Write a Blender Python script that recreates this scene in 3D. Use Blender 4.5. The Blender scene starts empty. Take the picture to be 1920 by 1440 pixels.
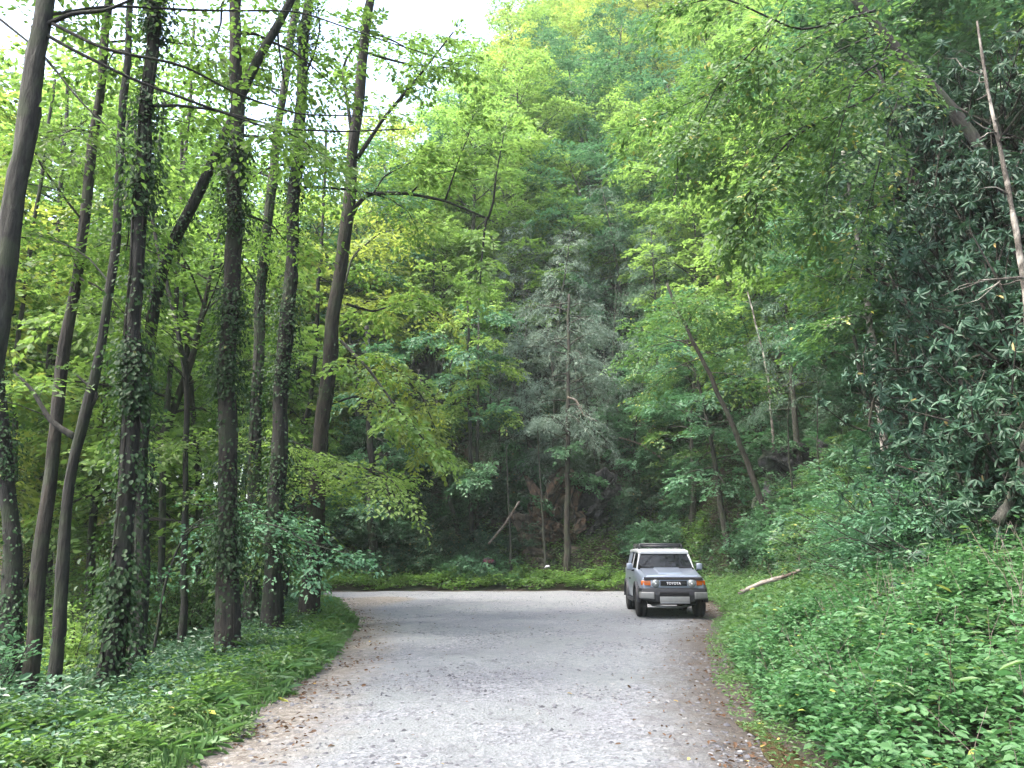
import bpy, bmesh, math, random
import numpy as np
from mathutils import Vector, Matrix, noise as mnoise

# ------------------------------------------------------------------ scene, camera, light
S = bpy.context.scene
COL = S.collection
FPX, PW, PH = 1442.0, 1920.0, 1440.0
HORIZON = 1040.0
PITCH = math.atan((HORIZON - PH / 2) / FPX)
CAMZ = 1.6
cam_d = bpy.data.cameras.new('camera')
cam_d.sensor_width = 36.0
cam_d.lens = 36.0 * FPX / PW
cam_d.clip_start, cam_d.clip_end = 0.05, 2000.0
cam = bpy.data.objects.new('camera', cam_d)
COL.objects.link(cam)
cam.location = (0, 0, CAMZ)
cam.rotation_euler = (math.radians(90) + PITCH, 0, 0)
S.camera = cam

SUN_EL, SUN_AZ = math.radians(60), math.radians(-115)      # azimuth from +Y, negative = to the left
world = bpy.data.worlds.new('World')
S.world = world
world.use_nodes = True
wn = world.node_tree
bg = wn.nodes['Background']
sky = wn.nodes.new('ShaderNodeTexSky')
sky.sky_type = 'NISHITA'
sky.sun_disc = False
sky.sun_elevation = SUN_EL
sky.sun_rotation = SUN_AZ
sky.air_density = 1.0
sky.dust_density = 5.0
sky.ozone_density = 1.0
wn.links.new(sky.outputs[0], bg.inputs[0])
bg.inputs[1].default_value = 0.15
sun_d = bpy.data.lights.new('sun', 'SUN')
sun_d.energy = 1.2
sun_d.angle = math.radians(14)
sun_d.color = (1.0, 0.95, 0.86)
sun = bpy.data.objects.new('sun', sun_d)
COL.objects.link(sun)
sdir = Vector((math.sin(SUN_AZ) * math.cos(SUN_EL), math.cos(SUN_AZ) * math.cos(SUN_EL), math.sin(SUN_EL)))
sun.rotation_euler = sdir.to_track_quat('Z', 'Y').to_euler()
sun.location = (0, 0, 60)

S.view_settings.view_transform = 'Standard'
S.view_settings.look = 'None'
S.view_settings.gamma = 1.0
S.view_settings.exposure = 2.95
S.render.engine = 'CYCLES'
cy = S.cycles
cy.max_bounces, cy.diffuse_bounces, cy.glossy_bounces = 8, 6, 2
cy.transmission_bounces, cy.transparent_max_bounces, cy.volume_bounces = 4, 6, 0
cy.use_denoising = True
cy.denoiser = 'OPENIMAGEDENOISE'
cy.sample_clamp_indirect = 6.0
cy.caustics_reflective = cy.caustics_refractive = False

# ------------------------------------------------------------------ helpers
def ray(px, py):
    dx, dy = (px - PW / 2) / FPX, (PH / 2 - py) / FPX
    c, s = math.cos(PITCH), math.sin(PITCH)
    return np.array([dx, c - dy * s, s + dy * c])

def pix(px, py, depth):
    d = ray(px, py)
    return np.array([0, 0, CAMZ]) + d * (depth / d[1])

def sstep(a, b, x):
    t = np.clip((np.asarray(x, float) - a) / (b - a), 0, 1)
    return t * t * (3 - 2 * t)

R_EDGE = np.array([(2.6, -14), (2.35, 0), (2.25, 5.5), (2.55, 8.5), (3.8, 14.4), (5.2, 19.2), (6.5, 25.6), (6.9, 31), (5.4, 35.3), (0, 36.0),
                   (-7.8, 35.2), (-16, 37.5), (-30, 42), (-70, 60), (-160, 110)], float)
L_EDGE = np.array([(-2.6, -14), (-2.5, 0), (-2.5, 7), (-2.65, 9.2), (-2.75, 12.1), (-3.6, 18.5), (-6.4, 28.3), (-9, 31.0), (-18, 33.5),
                   (-34, 38), (-74, 56), (-164, 106)], float)

def sdist(poly, X, Y):
    """distance to a polyline; positive on its right-hand side"""
    best = np.full(X.shape, 1e9)
    sgn = np.ones(X.shape)
    for (ax, ay), (bx, by) in zip(poly[:-1], poly[1:]):
        dx, dy = bx - ax, by - ay
        l2 = dx * dx + dy * dy
        t = np.clip(((X - ax) * dx + (Y - ay) * dy) / l2, 0, 1)
        ex, ey = X - ax - t * dx, Y - ay - t * dy
        d = ex * ex + ey * ey
        cr = -(dx * (Y - ay) - dy * (X - ax))
        m = d < best
        best = np.where(m, d, best)
        sgn = np.where(m, np.sign(cr), sgn)
    return np.sqrt(best) * np.where(sgn == 0, 1, sgn)

def wavy(X, Y, f, seed=0.0):
    return (np.sin(X * f * 1.0 + 1.3 + seed) * np.cos(Y * f * 1.13 + .7 + seed * 2) + .6 * np.sin(X * f * 2.3 - Y * f * 1.7 + seed)
            + .35 * np.cos(X * f * 4.1 + Y * f * 3.7 + seed * 3)) / 1.6

def height(X, Y):
    X, Y = np.asarray(X, float), np.asarray(Y, float)
    s, t = sdist(R_EDGE, X, Y), -sdist(L_EDGE, X, Y)
    wf = sstep(17, 31, Y)
    sp = np.maximum(s, 0)
    near = 0.10 * np.minimum(sp, .3) + .52 * np.clip(sp - .3, 0, 4.4) + .95 * np.maximum(sp - 4.7, 0)
    far = .22 * np.minimum(sp, 2.2) + 1.75 * np.clip(sp - 2.2, 0, 3.6) + 1.10 * np.maximum(sp - 5.8, 0)
    hill = near * (1 - wf) + far * wf
    az = np.degrees(np.arctan2(X, np.maximum(Y, 1)))
    cap = np.interp(az, [-40, -22, -15, -8, -3, 2, 6, 60], [4, 4, 4, 19, 36, 55, 84, 90])
    hill = -np.logaddexp(-hill / 3.0, -cap / 3.0) * 3.0 + 3.0 * np.log1p(np.exp(-cap / 3.0))
    hill = hill + wavy(X, Y, .35) * .5 * sstep(3, 9, sp) + wavy(X, Y, 1.3, 2.0) * .12 * sstep(.6, 3, sp)
    tp = np.maximum(t, 0)
    left = .10 * np.minimum(tp, .6) - .26 * np.clip(tp - 1.3, 0, 8) + .05 - .05
    left = left + .28 * np.maximum(tp - 45, 0)
    left = left + wavy(X, Y, 1.1, 4.0) * .10 * sstep(.6, 3, tp)
    left = np.minimum(left, 10)
    z = np.where(s > 0, hill, np.where(t > 0, left, 0.0))
    return z

def gz(x, y):
    return float(height(np.array([x]), np.array([y]))[0])

def ground_at(px, py):
    d = ray(px, py)
    ts = np.linspace(3, 160, 4000) / d[1]
    P = np.array([0, 0, CAMZ]) + ts[:, None] * d
    below = P[:, 2] < height(P[:, 0], P[:, 1])
    i = int(np.argmax(below)) if below.any() else len(ts) - 1
    return P[i]

def rng_(seed):
    return np.random.default_rng(seed)

def unit(v):
    v = np.asarray(v, float)
    return v / np.maximum(np.linalg.norm(v, axis=-1, keepdims=True), 1e-9)

def mesh_from(name, V, faces_by_n, attrs=None, smooth=True, mats=(), mat_idx=None):
    """V (n,3); faces_by_n: list of int arrays (m,k)"""
    me = bpy.data.meshes.new(name)
    V = np.asarray(V, np.float32)
    faces_by_n = [np.asarray(f, np.int32) for f in faces_by_n if len(f)]
    nl = sum(f.size for f in faces_by_n)
    nf = sum(len(f) for f in faces_by_n)
    me.vertices.add(len(V))
    me.vertices.foreach_set('co', V.ravel())
    me.loops.add(nl)
    me.polygons.add(nf)
    me.loops.foreach_set('vertex_index', np.concatenate([f.ravel() for f in faces_by_n]))
    st, tot, o = [], [], 0
    for f in faces_by_n:
        st.append(o + np.arange(len(f)) * f.shape[1])
        tot.append(np.full(len(f), f.shape[1]))
        o += f.size
    me.polygons.foreach_set('loop_start', np.concatenate(st).astype(np.int32))
    me.polygons.foreach_set('loop_total', np.concatenate(tot).astype(np.int32))
    me.polygons.foreach_set('use_smooth', np.full(nf, smooth))
    if mat_idx is not None:
        me.polygons.foreach_set('material_index', np.asarray(mat_idx, np.int32))
    for k, (dom, arr) in (attrs or {}).items():
        a = me.attributes.new(k, 'FLOAT', dom)
        a.data.foreach_set('value', np.asarray(arr, np.float32))
    for m in mats:
        me.materials.append(m)
    me.update(calc_edges=True)
    return me

def link(name, me, parent=None, **props):
    o = bpy.data.objects.new(name, me)
    COL.objects.link(o)
    if parent is not None:
        o.parent = parent
    for k, v in props.items():
        o[k] = v
    return o

def thing(name, label, cat, loc=(0, 0, 0), rotz=0.0, group=None):
    o = bpy.data.objects.new(name, None)
    COL.objects.link(o)
    o.location = loc
    o.rotation_euler = (0, 0, rotz)
    o.empty_display_size = .2
    o['label'], o['category'] = label, cat
    if group:
        o['group'] = group
    return o

def copy_tree(o, parent=None):
    c = o.copy()
    COL.objects.link(c)
    if parent is not None:
        c.parent = parent
    for ch in list(o.children):
        copy_tree(ch, c)
    return c

class Buf:
    """collects tubes and polygons"""
    def __init__(self):
        self.V, self.Q, self.T, self.n = [], [], [], 0
    def add(self, V, quads=None, tris=None):
        V = np.asarray(V, float)
        if quads is not None and len(quads):
            self.Q.append(np.asarray(quads) + self.n)
        if tris is not None and len(tris):
            self.T.append(np.asarray(tris) + self.n)
        self.V.append(V)
        self.n += len(V)
    def tube(self, P, R, sides=8, rng=None, rough=0.0, cap=True):
        P = np.asarray(P, float)
        R = np.broadcast_to(np.asarray(R, float), (len(P),))
        T = unit(np.gradient(P, axis=0))
        ref = np.array([0.31, 0.87, 0.12]) if abs(T[0][2]) > .6 else np.array([0.05, 0.1, 1.0])
        A = unit(np.cross(T, ref))
        B = np.cross(T, A)
        an = np.arange(sides) / sides * 2 * math.pi
        rr = R[:, None] * np.ones(sides)
        if rng is not None and rough > 0:
            rr = rr * (1 + rng.normal(0, rough, rr.shape))
        V = P[:, None, :] + rr[..., None] * (A[:, None, :] * np.cos(an)[None, :, None] + B[:, None, :] * np.sin(an)[None, :, None])
        k, s = len(P), sides
        i = np.arange(k - 1)[:, None] * s
        j = np.arange(s)[None, :]
        j2 = (j + 1) % s
        q = np.stack([i + j, i + j2, i + s + j2, i + s + j], -1).reshape(-1, 4)
        V = V.reshape(-1, 3)
        tris = None
        if cap:
            V = np.vstack([V, P[:1], P[-1:]])
            a, b = k * s, k * s + 1
            jj = np.arange(s)
            tris = np.vstack([np.stack([np.full(s, a), (jj + 1) % s, jj], -1), np.stack([np.full(s, b), (k - 1) * s + jj, (k - 1) * s + (jj + 1) % s], -1)])
        self.add(V, q, tris)
    def mesh(self, name, mat, smooth=True):
        return mesh_from(name, np.vstack(self.V), [np.vstack(self.Q) if self.Q else np.zeros((0, 4)), np.vstack(self.T) if self.T else np.zeros((0, 3))],
                         smooth=smooth, mats=[mat] if mat else [])

LEAF = {   # (u along, v across, w up), faces
    'quad': (np.array([(0, 0, 0), (.45, .5, .04), (1, 0, 0), (.45, -.5, .04)]), [(0, 3, 2, 1)]),
    'fold': (np.array([(0, 0, 0), (.28, .42, .10), (.66, .40, .08), (1, 0, -.05), (.66, -.40, .08), (.28, -.42, .10)]), [(0, 3, 2, 1), (0, 5, 4, 3)]),
    'long': (np.array([(0, 0, 0), (.3, .42, .06), (.75, .36, .03), (1, 0, -.10), (.75, -.36, .03), (.3, -.42, .06)]), [(0, 3, 2, 1), (0, 5, 4, 3)]),
    'maple': (np.array([(0, 0, 0), (.06, .52, .05), (.40, .26, .02), (.62, .50, .04), (.62, .18, 0), (1, 0, -.04), (.62, -.18, 0), (.62, -.50, .04), (.40, -.26, .02), (.06, -.52, .05)]),
              [(0, 4, 3, 2, ), (0, 2, 1, 1), (0, 6, 5, 4), (0, 8, 7, 6), (0, 9, 8, 8)]),
}

class Leaves:
    def __init__(self, kind='quad'):
        self.kind, self.parts = kind, []
    def add(self, P, D, N, L, W, tint=None, rng=None):
        P = np.asarray(P, float).reshape(-1, 3)
        n = len(P)
        if n == 0:
            return
        D = unit(np.asarray(D, float).reshape(-1, 3))
        N = np.asarray(N, float).reshape(-1, 3)
        Sd = unit(np.cross(N, D))
        N = np.cross(D, Sd)
        L, W = np.broadcast_to(np.asarray(L, float).ravel(), (n,)), np.broadcast_to(np.asarray(W, float).ravel(), (n,))
        t = np.broadcast_to(np.asarray(tint, float).ravel(), (n,)) if tint is not None else np.full(n, .5)
        tp = LEAF[self.kind][0]
        V = P[:, None] + (tp[None, :, 0, None] * L[:, None, None]) * D[:, None] + (tp[None, :, 1, None] * W[:, None, None]) * Sd[:, None] + (tp[None, :, 2, None] * L[:, None, None]) * N[:, None]
        self.parts.append((V.reshape(-1, 3), t))
    def count(self):
        return sum(len(p[1]) for p in self.parts)
    def mesh(self, name, mat):
        tp, fc = LEAF[self.kind]
        V = np.vstack([p[0] for p in self.parts])
        t = np.concatenate([p[1] for p in self.parts])
        n = len(t)
        base = np.arange(n)[:, None] * len(tp)
        q = [np.array(f) for f in fc if len(set(f)) == 4]
        tr = [np.array(list(dict.fromkeys(f))) for f in fc if len(set(f)) == 3]
        F, A = [], []
        if q:
            F.append(np.vstack([base + f for f in q])); A.append(np.tile(t, len(q)))
        if tr:
            F.append(np.vstack([base + f for f in tr])); A.append(np.tile(t, len(tr)))
        return mesh_from(name, V, F, attrs={'tint': ('FACE', np.concatenate(A))}, smooth=False, mats=[mat])

def sprays(lv, rng, O, D, N, L, m, ll, lw, droop=.25, width=.42, tint=.5, tvar=.25, jit=.35, hang=0.0):
    """flat leafy twigs: O origin, D direction, N plane normal, L length (S of each), m leaves each"""
    O, D, N = (np.asarray(a, float).reshape(-1, 3) for a in (O, D, N))
    n = len(O)
    if n == 0:
        return
    D = unit(D)
    Sd = unit(np.cross(N, D))
    N = np.cross(D, Sd)
    L = np.broadcast_to(np.asarray(L, float).ravel(), (n,))[:, None]
    u = rng.uniform(.02, 1, (n, m)) ** .85
    sg = np.where(rng.random((n, m)) < .5, -1, 1)
    v = sg * rng.uniform(0, 1, (n, m)) * width * (1.05 - u * .75) * np.minimum(1, u * 4 + .3)
    P = O[:, None] + D[:, None] * (u * L)[..., None] + Sd[:, None] * (v * L)[..., None] + N[:, None] * rng.normal(0, .035, (n, m))[..., None]
    P[..., 2] -= droop * (u ** 2) * L
    th = np.radians(rng.uniform(15, 75, (n, m)))
    dv = D[:, None] * np.cos(th)[..., None] + Sd[:, None] * (np.sin(th) * sg)[..., None]
    dv[..., 2] -= droop * u * 1.2 + hang
    nn = N[:, None] + rng.normal(0, jit, (n, m, 3))
    st = np.broadcast_to(np.asarray(tint, float).ravel(), (n,))[:, None] + rng.normal(0, tvar * .5, (n, 1))
    tt = np.clip(st + rng.normal(0, tvar, (n, m)), 0, 1)
    l = ll * rng.uniform(.65, 1.25, (n, m))
    lv.add(P, dv, nn, l, l * lw, tt)

# ------------------------------------------------------------------ materials
def nmat(name):
    m = bpy.data.materials.new(name)
    m.use_nodes = True
    nt = m.node_tree
    return m, nt, nt.nodes['Principled BSDF'], nt.nodes['Material Output']

def N(nt, typ, **kw):
    n = nt.nodes.new(typ)
    for k, v in kw.items():
        if k.startswith('i_'):
            key = k[2:]
            n.inputs[int(key) if key.isdigit() else key].default_value = v
        else:
            setattr(n, k, v)
    return n

def mixc(nt, a, b, fac):
    n = nt.nodes.new('ShaderNodeMix')
    n.data_type = 'RGBA'
    for sock, val in ((n.inputs[0], fac), (n.inputs[6], a), (n.inputs[7], b)):
        if hasattr(val, 'is_linked'):
            nt.links.new(val, sock)
        elif isinstance(val, (int, float)):
            sock.default_value = val
        else:
            sock.default_value = (*val, 1) if len(val) == 3 else val
    return n.outputs[2]

def ramp(nt, fac, stops):
    r = nt.nodes.new('ShaderNodeValToRGB')
    while len(r.color_ramp.elements) < len(stops):
        r.color_ramp.elements.new(.5)
    for e, (p, c) in zip(r.color_ramp.elements, stops):
        e.position = p
        e.color = (*c, 1) if not isinstance(c, (int, float)) else (c, c, c, 1)
    nt.links.new(fac, r.inputs[0])
    return r.outputs[0]

def leaf_mat(name, a, b, trans, tfac=.42, rough=.5, spec=.35, yellow=None):
    m, nt, bs, out = nmat(name)
    at = N(nt, 'ShaderNodeAttribute', attribute_name='tint')
    col = mixc(nt, a, b, at.outputs['Fac'])
    oi = N(nt, 'ShaderNodeObjectInfo')
    hs = N(nt, 'ShaderNodeHueSaturation')
    mr = N(nt, 'ShaderNodeMapRange', i_3=.478, i_4=.512)
    nt.links.new(oi.outputs['Random'], mr.inputs[0])
    nt.links.new(mr.outputs[0], hs.inputs['Hue'])
    mr2 = N(nt, 'ShaderNodeMapRange', i_3=.82, i_4=1.18)
    fr = N(nt, 'ShaderNodeMath', operation='FRACT')
    mu = N(nt, 'ShaderNodeMath', operation='MULTIPLY', i_1=7.31)
    nt.links.new(oi.outputs['Random'], mu.inputs[0]); nt.links.new(mu.outputs[0], fr.inputs[0]); nt.links.new(fr.outputs[0], mr2.inputs[0])
    nt.links.new(mr2.outputs[0], hs.inputs['Value'])
    if yellow:
        cmp = N(nt, 'ShaderNodeMath', operation='GREATER_THAN', i_1=.985)
        nt.links.new(at.outputs['Fac'], cmp.inputs[0])
        col = mixc(nt, col, yellow, cmp.outputs[0])
    nt.links.new(col, hs.inputs['Color'])
    nt.links.new(hs.outputs[0], bs.inputs['Base Color'])
    bs.inputs['Roughness'].default_value = rough
    bs.inputs['Specular IOR Level'].default_value = spec
    tr = N(nt, 'ShaderNodeBsdfTranslucent')
    tm = mixc(nt, hs.outputs[0], trans, .6)
    nt.links.new(tm, tr.inputs[0])
    mx = N(nt, 'ShaderNodeMixShader', i_0=tfac)
    nt.links.new(bs.outputs[0], mx.inputs[1]); nt.links.new(tr.outputs[0], mx.inputs[2])
    nt.links.new(mx.outputs[0], out.inputs[0])
    return m

def bark_mat(name, a, b, c=None, scale=1.0, stretch=.18, bump=1.0):
    m, nt, bs, out = nmat(name)
    tc = N(nt, 'ShaderNodeTexCoord')
    mp = N(nt, 'ShaderNodeMapping')
    mp.inputs['Scale'].default_value = (scale, scale, scale * stretch)
    nt.links.new(tc.outputs['Object'], mp.inputs[0])
    n1 = N(nt, 'ShaderNodeTexNoise', i_Scale=15.0, i_Detail=8.0, i_Roughness=.7, i_Distortion=.4)
    nt.links.new(mp.outputs[0], n1.inputs['Vector'])
    n2 = N(nt, 'ShaderNodeTexNoise', i_Scale=2.2, i_Detail=3.0)
    nt.links.new(tc.outputs['Object'], n2.inputs['Vector'])
    col = ramp(nt, n1.outputs[0], [(.38, a), (.62, b)])
    if c:
        f = ramp(nt, n2.outputs[0], [(.5, 0.0), (.62, 1.0)])
        col = mixc(nt, col, c, f)
    nt.links.new(col, bs.inputs['Base Color'])
    bs.inputs['Roughness'].default_value = .9
    bp = N(nt, 'ShaderNodeBump', i_Strength=bump, i_Distance=.06)
    nt.links.new(n1.outputs[0], bp.inputs['Height'])
    nt.links.new(bp.outputs[0], bs.inputs['Normal'])
    return m

def plain(name, col, rough=.5, metal=0.0, spec=.5, var=0.06, coat=0.0, scale=9.0):
    m, nt, bs, out = nmat(name)
    n1 = N(nt, 'ShaderNodeTexNoise', i_Scale=scale, i_Detail=4.0)
    tc = N(nt, 'ShaderNodeTexCoord')
    nt.links.new(tc.outputs['Object'], n1.inputs['Vector'])
    lo, hi = tuple(max(0, c * (1 - var * 2)) for c in col), tuple(min(1, c * (1 + var * 2)) for c in col)
    nt.links.new(ramp(nt, n1.outputs[0], [(.3, lo), (.7, hi)]), bs.inputs['Base Color'])
    bs.inputs['Roughness'].default_value = rough
    bs.inputs['Metallic'].default_value = metal
    bs.inputs['Specular IOR Level'].default_value = spec
    bs.inputs['Coat Weight'].default_value = coat
    return m

M = {}
M['leaf_mid'] = leaf_mat('leaf_mid', (.045, .100, .028), (.105, .190, .045), (.18, .34, .05))
M['leaf_bright'] = leaf_mat('leaf_bright', (.085, .180, .050), (.185, .310, .080), (.30, .50, .09), .48)
M['leaf_yellow'] = leaf_mat('leaf_yellow', (.135, .205, .048), (.230, .290, .070), (.40, .50, .08), .5)  # lit leaf copy: sunlight put into a yellower, brighter leaf colour
M['leaf_cool'] = leaf_mat('leaf_cool', (.040, .110, .060), (.090, .195, .100), (.11, .28, .10), .36)
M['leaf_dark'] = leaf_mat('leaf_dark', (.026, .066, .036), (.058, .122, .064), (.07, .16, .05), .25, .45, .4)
M['leaf_rhodo'] = leaf_mat('leaf_rhodo', (.014, .044, .027), (.050, .106, .062), (.06, .14, .05), .18, .52, .32, (.22, .17, .06))
M['leaf_ivy'] = leaf_mat('leaf_ivy', (.014, .040, .018), (.038, .082, .030), (.07, .16, .03), .3, .6, .25, (.16, .18, .05))
M['leaf_bank'] = leaf_mat('leaf_bank', (.028, .096, .036), (.082, .200, .076), (.10, .27, .07), .34, .52, .3, (.30, .34, .07))
M['leaf_weed'] = leaf_mat('leaf_weed', (.036, .090, .032), (.088, .172, .056), (.15, .31, .06), .36, .5, .35, (.34, .34, .08))
M['needle_green'] = leaf_mat('needle_green', (.045, .100, .060), (.090, .165, .100), (.08, .17, .07), .25)
M['needle_grey'] = leaf_mat('needle_grey', (.075, .130, .092), (.180, .240, .190), (.14, .2, .13), .25)
M['dead_leaf'] = leaf_mat('dead_leaf', (.028, .017, .010), (.100, .060, .032), (.25, .14, .05), .2, .7, .2, (.42, .33, .10))
M['bark_dark'] = bark_mat('bark_dark', (.002, .002, .0015), (.019, .0185, .014), (.016, .024, .010))
M['bark_brown'] = bark_mat('bark_brown', (.003, .0025, .002), (.034, .028, .020), (.024, .030, .015))
M['bark_grey'] = bark_mat('bark_grey', (.005, .005, .004), (.046, .046, .036), (.028, .037, .018))
M['bark_pale'] = bark_mat('bark_pale', (.06, .052, .044), (.30, .285, .26), (.07, .065, .05), 1.0, .5)
M['dead_wood'] = bark_mat('dead_wood', (.08, .064, .05), (.24, .21, .18), (.12, .09, .06), 1.2, .15)
M['peeled_wood'] = bark_mat('peeled_wood', (.030, .026, .021), (.105, .093, .078), (.36, .34, .30), 1.4, .4)

# ------------------------------------------------------------------ ground
def axis(*segs):
    return np.unique(np.concatenate([np.arange(a, b, st) for a, b, st in segs] + [[segs[-1][1]]]))

xs = axis((-420, -120, 30), (-120, -40, 2.5), (-40, -14, 1.0), (-14, 16, .4), (16, 60, 1.5), (60, 130, 3.5), (130, 430, 30))
ys = axis((-60, -10, 5), (-10, 42, .4), (42, 64, 1.0), (64, 130, 3), (130, 460, 30))
GX, GY = np.meshgrid(xs, ys)
GZ = height(GX, GY)
sR, tL = sdist(R_EDGE, GX, GY), -sdist(L_EDGE, GX, GY)
GZ = GZ - .16 * sstep(0.0, .35, -np.maximum(sR, tL))          # the road bed sits under the road sheet
def grid_faces(ny, nx):
    i = np.arange(ny - 1)[:, None] * nx + np.arange(nx - 1)[None, :]
    return np.stack([i, i + 1, i + nx + 1, i + nx], -1).reshape(-1, 4)

def ground_material():
    m, nt, bs, out = nmat('forest_floor')
    tc = N(nt, 'ShaderNodeTexCoord')
    n1 = N(nt, 'ShaderNodeTexNoise', i_Scale=.9, i_Detail=6.0, i_Roughness=.6)
    n2 = N(nt, 'ShaderNodeTexNoise', i_Scale=14.0, i_Detail=5.0, i_Roughness=.7)
    for n in (n1, n2):
        nt.links.new(tc.outputs['Object'], n.inputs['Vector'])
    a = ramp(nt, n2.outputs[0], [(.30, (.008, .006, .0045)), (.55, (.030, .022, .014)), (.75, (.065, .048, .030))])
    f = ramp(nt, n1.outputs[0], [(.48, 0.0), (.60, 1.0)])
    col = mixc(nt, a, (.016, .028, .011), f)
    nt.links.new(col, bs.inputs['Base Color'])
    bs.inputs['Roughness'].default_value = .95
    bp = N(nt, 'ShaderNodeBump', i_Strength=.8, i_Distance=.06)
    nt.links.new(n2.outputs[0], bp.inputs['Height'])
    nt.links.new(bp.outputs[0], bs.inputs['Normal'])
    return m
ground_me = mesh_from('ground', np.stack([GX, GY, GZ], -1).reshape(-1, 3), [grid_faces(*GX.shape)], mats=[ground_material()])
link('ground', ground_me, kind='structure', label='wooded hillside and forest floor falling away left of the road')

# ------------------------------------------------------------------ road
def road_material():
    m, nt, bs, out = nmat('gravel')
    tc = N(nt, 'ShaderNodeTexCoord')
    ob = tc.outputs['Object']
    def noise(scale, detail=5.0, rough=.6, dist=0.0):
        n = N(nt, 'ShaderNodeTexNoise', i_Scale=scale, i_Detail=detail, i_Roughness=rough, i_Distortion=dist)
        nt.links.new(ob, n.inputs['Vector'])
        return n.outputs[0]
    fine = noise(48.0, 8.0, .8)
    mid = noise(7.0, 8.0, .75, .5)
    vo = N(nt, 'ShaderNodeTexVoronoi', i_Scale=30.0)
    nt.links.new(ob, vo.inputs['Vector'])
    stone = ramp(nt, vo.outputs['Color'], [(.1, (.026, .029, .038)), (.45, (.085, .092, .106)), (.85, (.185, .192, .207))])
    dust = ramp(nt, fine, [(.32, (.052, .060, .062)), (.5, (.105, .117, .121)), (.66, (.155, .170, .175))])
    big = noise(.55, 6.0, .65, .6)
    col = mixc(nt, stone, dust, ramp(nt, big, [(.40, .15), (.60, .95)]))
    col = mixc(nt, col, (.165, .180, .185), ramp(nt, mid, [(.50, 0.0), (.68, .75)]))
    dark = noise(1.9, 8.0, .75, 1.2)
    col = mixc(nt, col, (.030, .031, .040), ramp(nt, dark, [(.54, 0.0), (.70, .70)]))
    purple = noise(.35, 3.0)
    col = mixc(nt, col, (.086, .086, .104), ramp(nt, purple, [(.45, 0.0), (.65, .35)]))
    # sandy dirt and damp earth along the edges; sandy tone also paints a sunlit patch
    ea = N(nt, 'ShaderNodeAttribute', attribute_name='edge_left_and_sunlit')
    eb = N(nt, 'ShaderNodeAttribute', attribute_name='edge_right')
    en = noise(2.6, 6.0, .7)
    def edge(at, lo, hi):
        ad = N(nt, 'ShaderNodeMath', operation='ADD')
        sc = N(nt, 'ShaderNodeMath', operation='MULTIPLY_ADD', i_1=1.3, i_2=-.65)
        nt.links.new(en, sc.inputs[0])
        nt.links.new(at.outputs['Fac'], ad.inputs[0]); nt.links.new(sc.outputs[0], ad.inputs[1])
        mr = N(nt, 'ShaderNodeMapRange', i_1=lo, i_2=hi)
        nt.links.new(ad.outputs[0], mr.inputs[0])
        return mr.outputs[0]
    sand_and_sunlit = ramp(nt, noise(9.0, 6.0, .7), [(.3, (.034, .027, .021)), (.5, (.098, .088, .076)), (.68, (.19, .185, .172))])
    mud = ramp(nt, noise(12.0, 6.0, .7), [(.3, (.012, .009, .008)), (.55, (.040, .032, .026)), (.75, (.085, .073, .060))])
    col = mixc(nt, col, sand_and_sunlit, edge(ea, -1.15, -.35))
    col = mixc(nt, col, mud, edge(eb, -1.35, -.45))
    nt.links.new(col, bs.inputs['Base Color'])
    bs.inputs['Roughness'].default_value = .88
    h = N(nt, 'ShaderNodeMath', operation='ADD')
    nt.links.new(vo.outputs['Distance'], h.inputs[0]); nt.links.new(fine, h.inputs[1])
    bp = N(nt, 'ShaderNodeBump', i_Strength=.75, i_Distance=.02)
    nt.links.new(h.outputs[0], bp.inputs['Height'])
    nt.links.new(bp.outputs[0], bs.inputs['Normal'])
    return m

rx = axis((-60, -24, 1.0), (-24, -7, .4), (-7, 8.2, .12))
ry = axis((-9, 20, .12), (20, 38, .25), (38, 56, 1.0))
RX, RY = np.meshgrid(rx, ry)
rs, rt = sdist(R_EDGE, RX, RY), -sdist(L_EDGE, RX, RY)
def road_z(X, Y, s, t):
    rut = .03 * wavy(X, Y, .8, 1.0) + .012 * wavy(X, Y, 3.1, 5.0)
    e = np.maximum(s, t)
    inside = sstep(0, 1.0, -e)
    ditch = -.05 * np.exp(-((s + .25) / .35) ** 2) * sstep(13, 9, Y)
    return .004 + rut * inside + .03 * inside + ditch
RZ = road_z(RX, RY, rs, rt)
fc = grid_faces(*RX.shape)
keep = (np.maximum(rs, rt).ravel()[fc] < .42).all(1)
fc = fc[keep]
used = np.unique(fc)
remap = np.zeros(RX.size, int); remap[used] = np.arange(len(used))
RV = np.stack([RX, RY, RZ], -1).reshape(-1, 3)[used]
road_me = mesh_from('gravel_road', RV, [remap[fc]], attrs={'edge_left_and_sunlit': ('POINT', (rt + 2.6 * np.exp(-((RX + 4.2) / 1.7) ** 2 - ((RY - 29.0) / 3.0) ** 2)).ravel()[used]), 'edge_right': ('POINT', rs.ravel()[used])}, mats=[road_material()])  # bump at the bend: sunlit patch painted in the sandy tone
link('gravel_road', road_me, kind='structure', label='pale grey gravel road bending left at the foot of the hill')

def road_h(x, y):
    x, y = np.asarray(x, float), np.asarray(y, float)
    return road_z(x, y, sdist(R_EDGE, x, y), -sdist(L_EDGE, x, y))

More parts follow.
